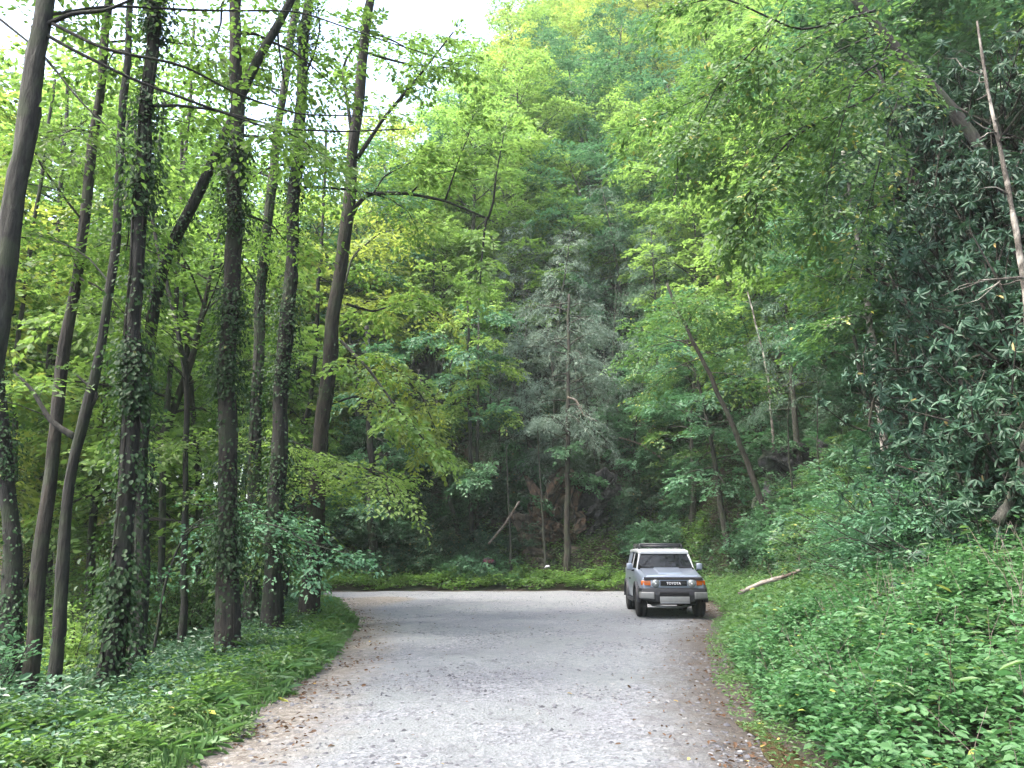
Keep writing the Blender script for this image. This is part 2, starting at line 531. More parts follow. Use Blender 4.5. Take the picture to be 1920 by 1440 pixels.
# loose stones on the road
def stones(name, n, area, lo, hi, mat, seed, dens=None, zf=road_h, flat=.45, **props):
    g = rng_(seed)
    tmpl = np.array([(1, 0, 0), (.55, .8, .1), (-.5, .85, 0), (-1, .1, .1), (-.5, -.8, 0), (.6, -.75, .1), (.35, .1, 1), (-.4, .05, .9)])
    ft = np.array([(0, 1, 6), (1, 7, 6), (1, 2, 7), (2, 3, 7), (3, 4, 7), (4, 6, 7), (4, 5, 6), (5, 0, 6)])
    x, y = area(g, n)
    m = (sdist(R_EDGE, x, y) < .25) & (-sdist(L_EDGE, x, y) < .3)
    if dens is not None:
        m &= g.random(len(x)) < dens(x, y)
    x, y = x[m], y[m]
    k = len(x)
    r = lo + (hi - lo) * g.random(k) ** 3
    a = g.uniform(0, 6.28, k)
    T = tmpl[None] * (1 + g.normal(0, .18, (k, 8, 3)))
    T = T * np.stack([r, r * g.uniform(.5, .95, k), r * flat * g.uniform(.5, 1.2, k)], -1)[:, None]
    c, s_ = np.cos(a)[:, None], np.sin(a)[:, None]
    V = np.stack([T[..., 0] * c - T[..., 1] * s_ + x[:, None], T[..., 0] * s_ + T[..., 1] * c + y[:, None], T[..., 2] + zf(x, y)[:, None]], -1)
    F = (np.arange(k)[:, None, None] * 8 + ft[None]).reshape(-1, 3)
    me = mesh_from(name, V.reshape(-1, 3), [F], attrs={'tint': ('FACE', np.repeat(g.random(k), 8))}, smooth=False, mats=[mat])
    return link(name, me, **props)

def stone_mat():
    m, nt, bs, out = nmat('loose_stone')
    at = N(nt, 'ShaderNodeAttribute', attribute_name='tint')
    col = ramp(nt, at.outputs['Fac'], [(0, (.026, .027, .034)), (.4, (.058, .061, .070)), (.75, (.080, .084, .090)), (1, (.135, .137, .135))])
    nt.links.new(col, bs.inputs['Base Color'])
    bs.inputs['Roughness'].default_value = .8
    return m
M['stone'] = stone_mat()
def near_area(g, n):
    y = 3.2 + 36 * g.random(n) ** 2.2
    return g.uniform(-1, 1, n) * (4 + y * .3) + .12 * y * 0, y
patch = lambda x, y: np.clip(.22 + .75 * (wavy(x, y, .9, 7.0) > .25) - .12 * sstep(9, 18, y), .02, 1)
stones('gravel', 110000, near_area, .006, .040, M['stone'], 5, patch, kind='stuff', label='loose grey stones strewn over the gravel road')

# fallen leaves on both road edges
def fallen(seed, n):
    g = rng_(seed)
    y = 4 + 28 * g.random(n) ** 1.8
    side = g.random(n) < .6
    xl = np.interp(y, L_EDGE[:8, 1], L_EDGE[:8, 0]) + g.normal(.25, .33, n)
    xr = np.interp(y, R_EDGE[:8, 1], R_EDGE[:8, 0]) - np.abs(g.normal(.1, .55, n))
    x = np.where(side, xl, xr)
    stray = g.random(n) < .018
    x = np.where(stray, xl + (xr - xl) * g.random(n), x)
    m = (side & (wavy(x, y, 2.5, 3.0) + g.normal(0, .25, n) > .0)) | (~side & (wavy(x, y, 2.3, 5.0) + g.normal(0, .3, n) > -.1)) | stray
    return x[m], y[m], g
x_, y_, g_ = fallen(11, 5200)
fl = Leaves('fold')
k_ = len(x_)
z_ = np.maximum(road_h(x_, y_), height(x_, y_) - .02) + g_.uniform(.004, .03, k_)
an = g_.uniform(0, 6.28, k_)
fl.add(np.stack([x_, y_, z_], -1), np.stack([np.cos(an), np.sin(an), g_.normal(0, .25, k_)], -1), np.array([0, 0, 1]) + g_.normal(0, .4, (k_, 3)),
       g_.uniform(.02, .07, k_), g_.uniform(.014, .042, k_), g_.random(k_) * .999)
link('fallen_leaves', fl.mesh('fallen_leaves', M['dead_leaf']), kind='stuff', label='brown fallen leaves drifted along the road edges')

# ------------------------------------------------------------------ tree kinds
UP = np.array([0, 0, 1.0])
def curve(p0, d0, L, n, rng, sag=0.0, wob=.08, rise=0.0):
    """a wandering limb: n points from p0 along d0; sag bends it down, rise bends it up"""
    P = [np.array(p0, float)]
    d = unit(np.array(d0, float))
    st = L / (n - 1)
    for i in range(n - 1):
        d = unit(d + rng.normal(0, wob, 3) + np.array([0, 0, (rise - sag) / (n - 1)]))
        P.append(P[-1] + d * st)
    return np.array(P)

def interp_path(P, t):
    t = np.clip(np.asarray(t, float), 0, 1) * (len(P) - 1)
    i = np.minimum(t.astype(int), len(P) - 2)
    f = (t - i)[..., None]
    return P[i] * (1 - f) + P[i + 1] * f, unit(P[i + 1] - P[i])

def limb_foliage(wood, lv, rng, P, r0, nsub, sub_len, nspr, m, sl, ll, lw, start=.25, droop=.25, tint=.5, updown=.25, twigs=True, hang=0.0, flat=.3, thick=3):
    """sub-branches on both sides of a limb P, each carrying leaf sprays"""
    O, D, Nn, Ls = [], [], [], []
    for k in range(nsub):
        t = start + (1 - start) * (k + rng.random()) / nsub
        p, d = interp_path(P, t)
        sd = unit(np.cross(d, UP) + 1e-6)
        sg = 1 if (k % 2) else -1
        a = math.radians(rng.uniform(35, 75))
        dv = unit(d * math.cos(a) + sd * sg * math.sin(a) + UP * rng.normal(0, updown))
        L = sub_len * (1.15 - .75 * t) * rng.uniform(.6, 1.2)
        Q = curve(p, dv, L, 4, rng, sag=.35 * droop * 2, wob=.1)
        if twigs:
            wood.tube(Q, np.linspace(max(.006, r0 * .3 * (1 - t * .6)), .004, 4), thick, cap=False)
        tt = np.linspace(.25, 1, nspr)
        pp, dd = interp_path(Q, tt)
        sd2 = unit(np.cross(dd, UP) + 1e-6)
        sg2 = np.where(np.arange(nspr) % 2, 1, -1)[:, None]
        aa = np.radians(rng.uniform(20, 65, (nspr, 1)))
        aa[-1] = 0
        O.append(pp); D.append(dd * np.cos(aa) + sd2 * sg2 * np.sin(aa) + UP * rng.normal(0, .12, (nspr, 1)))
        Nn.append(UP + rng.normal(0, flat, (nspr, 3))); Ls.append(sl * rng.uniform(.6, 1.3, nspr))
    p, d = interp_path(P, np.array([.85, 1.0]))
    O.append(p); D.append(d); Nn.append(UP + rng.normal(0, flat, (2, 3))); Ls.append(sl * rng.uniform(.8, 1.3, 2))
    sprays(lv, rng, np.vstack(O), np.vstack(D), np.vstack(Nn), np.concatenate(Ls), m, ll, lw, droop, tint=tint, hang=hang)

def tree_meshes(name, seed, H, r0, start, nl, llen, shape, bark, leaf, nsub=8, sub_len=1.4, nspr=4, m=22, sl=.7, ll=.13, lw=.6, elev=(10, 45), droop=.25,
                kind='quad', lean=0.0, sag=.5, wob=.06, hang=0.0, flat=.3, rise=0.0, tint=.5):
    rng = rng_(seed)
    P = curve((0, 0, -.3), (lean, 0, 1), H, 10, rng, wob=wob)
    t = np.linspace(0, 1, 10)
    wood, lv = Buf(), Leaves(kind)
    wood.tube(P, r0 * (1 - t) ** .8 * .92 + r0 * .08 + r0 * .35 * np.exp(-t * 25), 9, rng, .05)
    ga = rng.uniform(0, 6.28)
    for k in range(nl):
        f = start + (1 - start) * (k + .5 * rng.random()) / nl
        p, d = interp_path(P, f)
        ga += 2.4 + rng.normal(0, .3)
        g = (f - start) / (1 - start)
        L = llen * shape(g) * rng.uniform(.7, 1.2)
        e = math.radians(elev[0] + (elev[1] - elev[0]) * g + rng.normal(0, 8))
        dv = (math.cos(ga) * math.cos(e), math.sin(ga) * math.cos(e), math.sin(e))
        Q = curve(p, dv, L, 6, rng, sag=sag, wob=.09, rise=rise)
        wood.tube(Q, np.linspace(max(.014, r0 * .32 * (1 - .6 * g)), .008, 6), 5, cap=False)
        limb_foliage(wood, lv, rng, Q, r0 * .3, max(3, int(nsub * L / llen + .5)), sub_len, nspr, m, sl, ll, lw, droop=droop, hang=hang, flat=flat, tint=tint)
    return wood.mesh(name + '_wood', M[bark]), lv.mesh(name + '_crown', M[leaf])

oval = lambda g: .45 + .75 * math.sin(min(1, g * .85 + .12) * math.pi)
cone = lambda g: 1.08 - .95 * g
layer = lambda g: .85 - .45 * g
KIND = {}
for i in range(4):
    KIND['broad', i] = tree_meshes('broadleaf', 100 + i, 13 + i, .20, .30, 26, 3.6, oval, 'bark_grey', 'leaf_bright', nsub=9, sub_len=1.7, nspr=4, m=19, sl=.8, ll=.19, lw=.62)
for i in range(2):
    KIND['tall', i] = tree_meshes('tall_forest', 120 + i, 19, .19, .42, 22, 3.4, oval, 'bark_dark', 'leaf_mid', nsub=9, sub_len=1.6, nspr=4, m=22, sl=.8, ll=.14, lw=.65)
for i in range(2):
    KIND['under', i] = tree_meshes('understory', 130 + i, 8.5, .07, .12, 26, 2.7, layer, 'bark_dark', 'leaf_bright', nsub=8, sub_len=1.2, nspr=4, m=20, sl=.65, ll=.115, lw=.5, elev=(2, 35), sag=.3, flat=.16)
for i in range(2):
    KIND['hemlock', i] = tree_meshes('hemlock', 140 + i, 15, .19, .30, 34, 3.4, cone, 'bark_grey', 'needle_green', nsub=9, sub_len=1.2, nspr=5, m=26, sl=.6, ll=.13, lw=.22, elev=(5, 20), sag=.9, droop=.6, hang=.3)
KIND['lichen', 0] = tree_meshes('lichen_tree', 150, 11, .15, .30, 34, 2.7, cone, 'bark_grey', 'needle_grey', nsub=8, sub_len=1.2, nspr=4, m=22, sl=.5, ll=.13, lw=.22, elev=(0, 45), sag=.9, droop=.5, hang=.25, flat=.5)
KIND['bare', 0] = tree_meshes('bare_tree', 155, 9, .07, .25, 22, 1.6, layer, 'bark_grey', 'needle_grey', nsub=7, sub_len=.7, nspr=2, m=3, sl=.3, ll=.10, lw=.08, elev=(10, 50), sag=.2)

def place_tree(kind, i, name, label, cat, x, y, scale=1.0, rz=None, leaf=None, bark=None, group=None, z=None, tilt=None, rng=random.Random(3)):
    wood, crown = KIND[kind, i]
    t = thing(name, label, cat, (x, y, gz(x, y) if z is None else z), rng.uniform(0, 6.28) if rz is None else rz, group)
    t.scale = (scale,) * 3
    if tilt:
        t.rotation_euler = (tilt[0], tilt[1], t.rotation_euler[2])
    w = link('trunk', wood, t)
    c = link('crown', crown, t)
    for o, mt in ((w, bark), (c, leaf)):
        if mt:
            o.material_slots[0].link = 'OBJECT'
            o.material_slots[0].material = M[mt]
    return t

# ------------------------------------------------------------------ shrubs
def shrub_meshes(name, seed, R, H, nst, leaf, bark, m, sl, ll, lw, kind='fold', droop=.2, nspr=6, flat=.35, hang=0.0, tint=.5):
    rng = rng_(seed)
    wood, lv = Buf(), Leaves(kind)
    O, D, Nn, Ls = [], [], [], []
    for k in range(nst):
        a, e = rng.uniform(0, 6.28), math.radians(rng.uniform(25, 85))
        L = H * rng.uniform(.6, 1.1)
        dv = (math.cos(a) * math.cos(e) * R / H, math.sin(a) * math.cos(e) * R / H, math.sin(e))
        Q = curve((rng.normal(0, R * .15), rng.normal(0, R * .15), -.15), dv, L, 6, rng, sag=.5, wob=.12)
        wood.tube(Q, np.linspace(.022, .005, 6), 4, cap=False)
        pp, dd = interp_path(Q, rng.uniform(.25, 1, nspr))
        O.append(pp); D.append(dd * .4 + rng.normal(0, 1, (nspr, 3)) * np.array([1, 1, .35])); Nn.append(UP + rng.normal(0, flat, (nspr, 3))); Ls.append(sl * rng.uniform(.6, 1.3, nspr))
    sprays(lv, rng, np.vstack(O), np.vstack(D), np.vstack(Nn), np.concatenate(Ls), m, ll, lw, droop, tint=tint, hang=hang)
    return wood.mesh(name + '_stems', M[bark]), lv.mesh(name + '_leaves', M[leaf])

def rhodo_meshes(name, seed, R, H, nst, nwh=7, ll=.145):
    """drooping whorls of long leaves at the ends of crooked branches"""
    rng = rng_(seed)
    wood, lv = Buf(), Leaves('long')
    for k in range(nst):
        a, e = rng.uniform(0, 6.28), math.radians(rng.uniform(5, 85))
        L = rng.uniform(.65, 1.1)
        dv = np.array((math.cos(a) * math.cos(e) * R, math.sin(a) * math.cos(e) * R, math.sin(e) * H * .8))
        L = np.linalg.norm(dv) * L
        Q = curve((rng.normal(0, R * .2), rng.normal(0, R * .2), -.1), dv, L, 6, rng, wob=.16)
        wood.tube(Q, np.linspace(.028, .007, 6), 4, cap=False)
        for j in range(nwh):
            p, d = interp_path(Q, 1.0 if j == 0 else rng.uniform(.3, 1))
            ax = unit(d * .6 + rng.normal(0, .7, 3) + UP * .5)
            p2 = p + ax * rng.uniform(.1, .4)
            wood.tube(np.array([p, p2]), .006, 3, cap=False)
            n = rng.integers(7, 12)
            b = np.arange(n) / n * 6.28 + rng.uniform(0, 6.28)
            u = unit(np.cross(ax, (.3, .5, .2))); w = np.cross(ax, u)
            rd = u * np.cos(b)[:, None] + w * np.sin(b)[:, None]
            dr = rng.uniform(-1.2, .4)
            dl = rd + ax * (dr + rng.normal(0, .3, (n, 1))) + rng.normal(0, .22, (n, 3))
            l = ll * rng.uniform(.7, 1.2, n)
            lv.add(np.repeat(p2[None], n, 0), dl, ax + rng.normal(0, .15, (n, 3)), l, l * .35, np.where(rng.random(n) < .004, 1.0, np.clip(rng.normal(.5, .22, n), 0, .97)))
    return wood.mesh(name + '_stems', M['bark_brown']), lv.mesh(name + '_leaves', M['leaf_rhodo'])

for i in range(3):
    KIND['rhodo', i] = rhodo_meshes('rhododendron', 200 + i, 1.7, 2.6, 54, 9)
for i in range(2):
    KIND['shrub', i] = shrub_meshes('leafy_shrub', 210 + i, 1.3, 1.7, 60, 'leaf_cool', 'bark_brown', 20, .5, .085, .5, flat=.25)
for i in range(2):
    KIND['fshrub', i] = shrub_meshes('far_shrub', 220 + i, 1.6, 2.0, 55, 'leaf_dark', 'bark_brown', 24, .6, .15, .5, kind='quad')

def place_shrub(kind, i, name, label, cat, x, y, scale=1.0, leaf=None, group=None, dz=0.0, rng=random.Random(9), part='leaves'):
    wood, crown = KIND[kind, i]
    t = thing(name, label, cat, (x, y, gz(x, y) + dz), rng.uniform(0, 6.28), group)
    t.scale = (scale, scale, scale * rng.uniform(.85, 1.15))
    link('stems', wood, t)
    c = link(part, crown, t)
    if leaf:
        c.material_slots[0].link = 'OBJECT'
        c.material_slots[0].material = M[leaf]
    return t

# ------------------------------------------------------------------ the tall trunks left of the road
def trunk_path(pts, depth, up=7.0, rng=None):
    P = [pix(px, py, depth) for px, py in pts]              # base first
    z0 = gz(P[0][0], P[0][1])
    if P[0][2] > z0 - .1:
        d = unit(P[0] - P[1]) if len(P) > 1 else -UP
        P.insert(0, P[0] + np.array([0, 0, z0 - .25 - P[0][2]]))
    d = unit(P[-1] - P[-2])
    P.append(P[-1] + d * up * .5)
    P.append(P[-1] + unit(d + UP * .3) * up * .5)
    P = np.array(P)
    # resample
    seg = np.r_[0, np.cumsum(np.linalg.norm(np.diff(P, axis=0), axis=1))]
    q = np.linspace(0, seg[-1], 60)
    Q = np.stack([np.interp(q, seg, P[:, k]) for k in range(3)], -1)
    for _ in range(8):
        Q[1:-1] = .25 * Q[:-2] + .5 * Q[1:-1] + .25 * Q[2:]
    return Q

def ivy_leaves(lv, rng, P, R, n, lo, hi, spread=.10, ll=.058, clump=1.0):
    n = int(n * 3.0)
    t = rng.uniform(lo, hi, n)
    keep = rng.random(n) < (.45 + .55 * (np.sin(t * 37 + rng.uniform(0, 6)) + .7 * np.sin(t * 83)) * clump).clip(.12, 1)
    t = t[keep]; n = len(t)
    p, d = interp_path(P, t)
    r = np.interp(t, np.linspace(0, 1, len(R)), R)
    a = rng.uniform(0, 6.28, n)
    rad = np.stack([np.cos(a), np.sin(a), np.zeros(n)], -1)
    bulge = 1 + .8 * np.maximum(0, np.sin(t * 51 + 2 * np.sin(a)))
    off = r * .9 + np.abs(rng.normal(0, spread, n)) * bulge
    dv = rad * .5 - UP * .8 + rng.normal(0, .35, (n, 3))
    l = ll * rng.uniform(.6, 1.3, n)
    lv.add(p + rad * off[:, None], dv, rad * .8 + UP * .7 + rng.normal(0, .35, (n, 3)), l, l * .8, np.where(rng.random(n) < .003, 1.0, np.clip(rng.normal(.5, .22, n), 0, .97)))

def forest_trunk(name, label, base_depth, pts, wpx, bark, seed, limbs=6, crown='leaf_mid', ivy=0, ivy_hi=.7, ivy_spread=.1, limb_lo=.35, limb_len=2.6, ll=.10,
                 side=None, up=7.0, vine=True, cat='tree', dens=1.0, elev=(-5, 40), extra=None, group=None, limb_hi=.97, fol=None, lw=.6):
    rng = rng_(seed)
    P = trunk_path(pts, base_depth, up)
    b = P[0].copy()
    P = P - b
    r0 = wpx / 2 / FPX * base_depth * .74
    k = len(P)
    t = np.linspace(0, 1, k)
    P = P + np.stack([wavy(t * 16 + seed, t * 0, 1.0, seed), wavy(t * 14, t * 0 + seed, 1.0, seed + 2.0), t * 0], -1) * (.35 * r0) * sstep(0, .1, t)[:, None]
    R = r0 * (1.08 - .62 * t) * (1 + .05 * np.sin(t * 40 + seed)) + r0 * .45 * np.exp(-t * 22)
    root = thing(name, label, cat, tuple(b), 0, group)
    w = Buf()
    w.tube(P, R, 22, rng, .06)
    lv = Leaves('fold')
    bw = w
    for i in range(limbs):
        f = limb_lo + (limb_hi - limb_lo) * (i + rng.random()) / limbs
        p, d = interp_path(P, f)
        az = rng.uniform(0, 6.28) if side is None else side + rng.normal(0, .8)
        e = math.radians(rng.uniform(*elev))
        L = limb_len * rng.uniform(.55, 1.25)
        Q = curve(p, (math.cos(az) * math.cos(e), math.sin(az) * math.cos(e), math.sin(e)), L, 7, rng, sag=.6, wob=.12)
        bw.tube(Q, np.linspace(r0 * .22, .007, 7), 6, cap=False)
        limb_foliage(bw, lv, rng, Q, r0 * .22, int(6 * dens * L / limb_len + 3), 1.1, 4, 16, .55, ll, lw, **(fol or dict(droop=.3, flat=.25)), start=.3)
    if extra:
        extra(bw, lv, rng, P, b, root)
    link('trunk', w.mesh('tall_trunk', M[bark]), root)
    if lv.parts:
        link('crown', lv.mesh('tall_crown', M[crown]), root)
    if ivy:
        iv = Leaves('fold')
        ivy_leaves(iv, rng, P, R, ivy, .0, ivy_hi, ivy_spread)
        link('ivy', iv.mesh('ivy_leaves', M['leaf_ivy']), root)
        vb = Buf()
        for q in range(4):
            a0 = rng.uniform(0, 6.28)
            tt = np.linspace(.01, ivy_hi, 24)
            pp, _ = interp_path(P, tt)
            rr = np.interp(tt, t, R) * 1.03
            aa = a0 + np.cumsum(rng.normal(0, .16, 24))
            vb.tube(pp + np.stack([np.cos(aa) * rr, np.sin(aa) * rr, np.zeros(24)], -1), .012, 4, cap=False)
        link('vine_stems', vb.mesh('vine_stems', M['bark_brown']), root)
    return root

def long_limbs(specs, leaf_m=10, ll=.09, bk='bark_dark'):
    """limbs given as pixel polylines at a depth: (points, depth, thickness in px, leaf amount)"""
    def f(bw0, lv, rng, P, b, root=None):
        for pts, dep, th, amt in specs:
            bw = Buf() if root is not None else bw0
            dep = dep if isinstance(dep, (list, tuple)) else [dep] * len(pts)
            Q = np.array([pix(px, py, dd) for (px, py), dd in zip(pts, dep)]) - b
            seg = np.r_[0, np.cumsum(np.linalg.norm(np.diff(Q, axis=0), axis=1))]
            qq = np.linspace(0, seg[-1], max(8, 4 * len(pts)))
            Q = np.stack([np.interp(qq, seg, Q[:, k]) for k in range(3)], -1)
            Q[1:-1] = .25 * Q[:-2] + .5 * Q[1:-1] + .25 * Q[2:]
            r = th / 2 / FPX * dep[0]
            bw.tube(Q, np.linspace(r, max(.006, r * .35), len(Q)), 7, rng, .06, cap=True)
            if amt:
                limb_foliage(bw, lv, rng, Q, r, amt, 1.2, 4, leaf_m, .55, ll, .6, droop=.35, flat=.3, start=.15)
            if root is not None:
                link('branch', bw.mesh('branch', M[bk]), root)
    return f

forest_trunk('leaning_tree', 'thick mottled tree trunk with a bulging knot at the far left edge', 8.0, [(-120, 1300), (-60, 900), (-5, 640), (20, 470), (18, 380), (45, 240), (75, 60)], 66, 'bark_grey', 1,
             limbs=3, limb_lo=.72, ll=.09, extra=long_limbs([
                 ([(60, 60), (130, 26), (200, 20), (290, -20)], 8.0, 12, 3),
                 ([(60, 50), (130, 90), (250, 150), (400, 205), (500, 240), (640, 247), (760, 242)], [8, 8, 8.2, 8.6, 9, 9.4, 10], 8, 0),
                 ([(90, 40), (200, 95), (340, 120), (450, 180), (560, 215), (700, 218)], [8, 8, 8.3, 8.8, 9.4, 10], 8, 0),
                 ([(-20, 20), (80, 100), (150, 190), (215, 250), (240, 310)], 8.0, 6, 4),
                 ([(80, 30), (200, 10), (380, 20), (560, 20), (700, 70), (860, 120)], [8, 8.5, 9, 10, 11, 12], 7, 8)], 8))
forest_trunk('slim_tree', 'slim brown tree with a pale straight trunk between the knotted trunk and the ivy trunk', 11.5, [(62, 1235), (85, 950), (115, 700), (150, 480), (190, 150), (200, 40)], 32, 'bark_brown', 2, limbs=9, limb_len=2.2)
forest_trunk('dark_tree', 'thin dark crooked tree with a bare kinked side limb, left of the ivy trunk', 10.0, [(100, 1290), (122, 1000), (140, 830), (180, 720), (205, 560), (215, 440), (225, 300)], 27, 'bark_dark', 3, limbs=7, limb_len=1.8,
             extra=long_limbs([([(140, 820), (95, 790), (60, 730), (30, 700)], 10.0, 13, 2), ([(160, 780), (185, 740), (140, 700)], 10.0, 9, 1)]))
forest_trunk('ivy_tree', 'black trunk wrapped in large hanging ivy leaves, nearest the verge at left', 9.0, [(195, 1330), (225, 1100), (245, 800), (258, 500), (272, 200), (290, 0)], 44, 'bark_dark', 4, limbs=7, ivy=4600, ivy_hi=.62, ivy_spread=.11, limb_lo=.45)
forest_trunk('slanting_tree', 'slanting dark tree crossing behind the straight trunks up to the right', 12.0, [(262, 1180), (268, 800), (278, 600), (300, 495), (350, 405), (420, 260), (470, 140), (545, 0)], 33, 'bark_dark', 5, limbs=6, ivy=900, ivy_hi=.5, limb_lo=.5)
forest_trunk('vine_tree', 'straight brown trunk with a thick dark ivy skirt at its foot', 12.0, [(425, 1262), (425, 1000), (430, 700), (437, 400), (445, 60)], 46, 'bark_brown', 6, limbs=8, ivy=5200, ivy_hi=.55, ivy_spread=.12, limb_lo=.4)
forest_trunk('grey_tree', 'grey trunk standing just behind and left of the ivy covered twin', 17.0, [(470, 1170), (478, 800), (492, 500), (525, 200), (555, 20)], 30, 'bark_grey', 7, limbs=8, ivy=1800, ivy_hi=.5, limb_len=3.2)
forest_trunk('ivy_twin_tree', 'dark ivy covered trunk left of the tree with the arching limb', 15.0, [(508, 1195), (520, 900), (540, 550), (560, 250), (578, 10)], 40, 'bark_dark', 8, limbs=8, ivy=4600, ivy_hi=.66, ivy_spread=.16, limb_lo=.4, limb_len=3.0)
arch = [([(655, 415), (668, 385), (690, 363), (760, 362), (830, 375), (885, 397), (915, 410)], 18.0, 10, 0),
        ([(912, 408), (908, 440), (903, 490), (900, 530)], 18.0, 6, 4),
        ([(915, 410), (925, 380), (930, 330), (945, 250), (950, 230)], [18, 18, 18, 18.2, 18.4], 5, 7),
        ([(835, 375), (860, 300), (880, 250), (890, 200)], 18.2, 4, 5), ([(700, 363), (720, 330), (760, 310), (800, 290)], 17.5, 4, 6), ([(770, 363), (800, 330), (850, 320)], 18.5, 4, 6),
        ([(640, 640), (690, 690), (740, 760), (800, 830)], [18, 17, 16.5, 16], 7, 9), ([(650, 570), (700, 585), (740, 570), (790, 560)], [18, 18.5, 19, 19], 6, 9),
        ([(668, 300), (720, 220), (780, 150), (850, 60)], [18, 18, 18, 18], 9, 9), ([(660, 250), (640, 120), (700, 40)], [18, 18, 18], 9, 8), ([(690, 100), (760, 120), (870, 130)], 18, 6, 8)]
forest_trunk('arching_tree', 'tree with one long bare limb arching out over the road bend', 18.0, [(580, 1140), (590, 950), (615, 720), (640, 480), (660, 290), (680, 120), (695, 20)], 40, 'bark_brown', 9, limbs=4, crown='leaf_bright',
             limb_lo=.62, limb_len=3.0, ll=.13, ivy=500, ivy_hi=.3, extra=long_limbs(arch, 26, .13), elev=(0, 50))
forest_trunk('edge_tree', 'ivy clad trunk at the left picture edge behind the knotted trunk', 13.0, [(30, 1200), (15, 950), (0, 750), (-30, 400), (-40, 200)], 40, 'bark_dark', 10, limbs=6, ivy=2200, ivy_hi=.5)
thin = [((345, 1150), (350, 700), (330, 600), (320, 560), 16, 17.0, 'thin forked sapling trunk between the ivy trunk and the straight trunk'),
        ((300, 1130), (310, 800), (330, 560), (345, 330), 16, 20.0, 'thin shaded trunk seen in the gap right of the ivy trunk'),
        ((375, 1140), (372, 850), (352, 700), (345, 500), 18, 22.0, 'slender trunk half hidden left of the straight brown trunk'),
        ((165, 1150), (180, 900), (200, 700), (215, 520), 20, 21.0, 'slender pale trunk behind the thin dark crooked tree'),
        ((90, 1130), (95, 900), (90, 700), (110, 400), 18, 24.0, 'grey trunk far back beside the pale slim tree'),
        ((275, 1110), (268, 900), (272, 700), (290, 420), 18, 26.0, 'straight far trunk hidden against the ivy trunk'),
        ((530, 1130), (560, 850), (590, 700), (600, 500), 14, 24.0, 'thin leaning trunk right of the ivy covered twin'),
        ((20, 1130), (30, 850), (25, 700), (60, 450), 16, 20.0, 'thin trunk in deep shade at the left edge')]
for i, (a, b_, c, d, w_, dep, lab) in enumerate(thin):
    forest_trunk('thin_tree', lab, dep, [a, b_, c, d], w_, 'bark_grey' if i % 2 else 'bark_dark', 30 + i, limbs=9, limb_lo=.25, limb_len=2.4, ll=.12, up=5, group='thin trunks in the left woods')

# saplings with level leafy sprays beside the verge
def sapling(label, seed, base, specs, leaf, ll=.085):
    b = ground_at(*base)
    rng = rng_(seed)
    root = thing('sapling', label, 'sapling', tuple(b), 0, 'saplings by the left verge')
    bw, lv = Buf(), Leaves('fold')
    long_limbs(specs, 15, ll)(bw, lv, rng, None, b)
    link('stem', bw.mesh('sapling_stem', M['bark_dark']), root)
    link('leaves', lv.mesh('sapling_leaves', M[leaf]), root)
b_ = ground_at(520, 1180)[1]
sapling('sapling with a bright level spray reaching right across the arching tree', 51, (500, 1190),
        [([(500, 1190), (500, 1000), (480, 900), (470, 800)], b_ * .98, 7, 6), ([(490, 950), (560, 880), (640, 870), (720, 885), (760, 930)], [b_, b_ * .95, b_ * .9, b_ * .88, b_ * .86], 5, 24),
         ([(500, 980), (600, 930), (680, 900), (740, 900)], [b_, b_ * .97, b_ * .95, b_ * .95], 4, 12), ([(480, 860), (430, 840), (520, 815), (600, 850)], [b_, b_ * .93, b_ * .9, b_ * .88], 4, 12)], 'leaf_bright', .10)
b_ = ground_at(330, 1240)[1]
sapling('bowed sapling with grey green sprays in front of the straight trunk', 52, (330, 1240),
        [([(285, 1240), (310, 1090), (340, 1010), (400, 960), (480, 930)], b_, 6, 6), ([(360, 990), (440, 975), (520, 985), (580, 1020), (660, 1040)], [b_, b_ * .95, b_ * .92, b_ * .9, b_ * .88], 4, 14),
         ([(340, 1005), (380, 970), (470, 960), (560, 970)], [b_, b_ * .97, b_ * .97, b_ * .97], 4, 10), ([(400, 960), (470, 1010), (540, 1040), (590, 1080)], [b_, b_ * .95, b_ * .95, b_ * .95], 3, 8)], 'leaf_cool', .085)

# woods filling the left side, the river flat and beyond
r_ = random.Random(77)
def column(x, y, table):
    px = x / y * FPX + PW / 2
    return next(t for lim, t in table if px < lim)
HCOL = [(700, 'behind the arching tree'), (900, 'above the arching limb'), (1010, 'left of the silvery hemlocks'), (1160, 'behind the silvery hemlocks'), (1290, 'above the parked car'),
        (1420, 'above the leaning trunk'), (1560, 'left of the mottled trunk'), (1e9, 'above the rhododendrons')]
LCOL = [(60, 'at the left edge'), (180, 'right of the slim brown trunk'), (300, 'right of the ivy trunk'), (430, 'left of the straight brown trunk'), (540, 'left of the ivy covered twin'), (1e9, 'beside the arching tree')]
CCOL = [(760, 'left of the leaning cliff trunk'), (890, 'below the leaning cliff trunk'), (1000, 'between twin trunks and orange rock'), (1150, 'above the orange rock'), (1e9, 'right of the black rock slab')]
def size_word(sc, lo=.93, hi=1.08):
    return 'small ' if sc < lo else ('large ' if sc > hi else '')
def woods(spots, labels, group, name='forest_tree', table=None):
    for x, y, kind, i, sc, leaf, bark, lab in spots:
        place_tree(kind, i, name, size_word(sc) + labels[lab] + ' ' + column(x, y, table), 'tree', x, y, sc, leaf=leaf, bark=bark, group=group, rng=r_)
sp = []
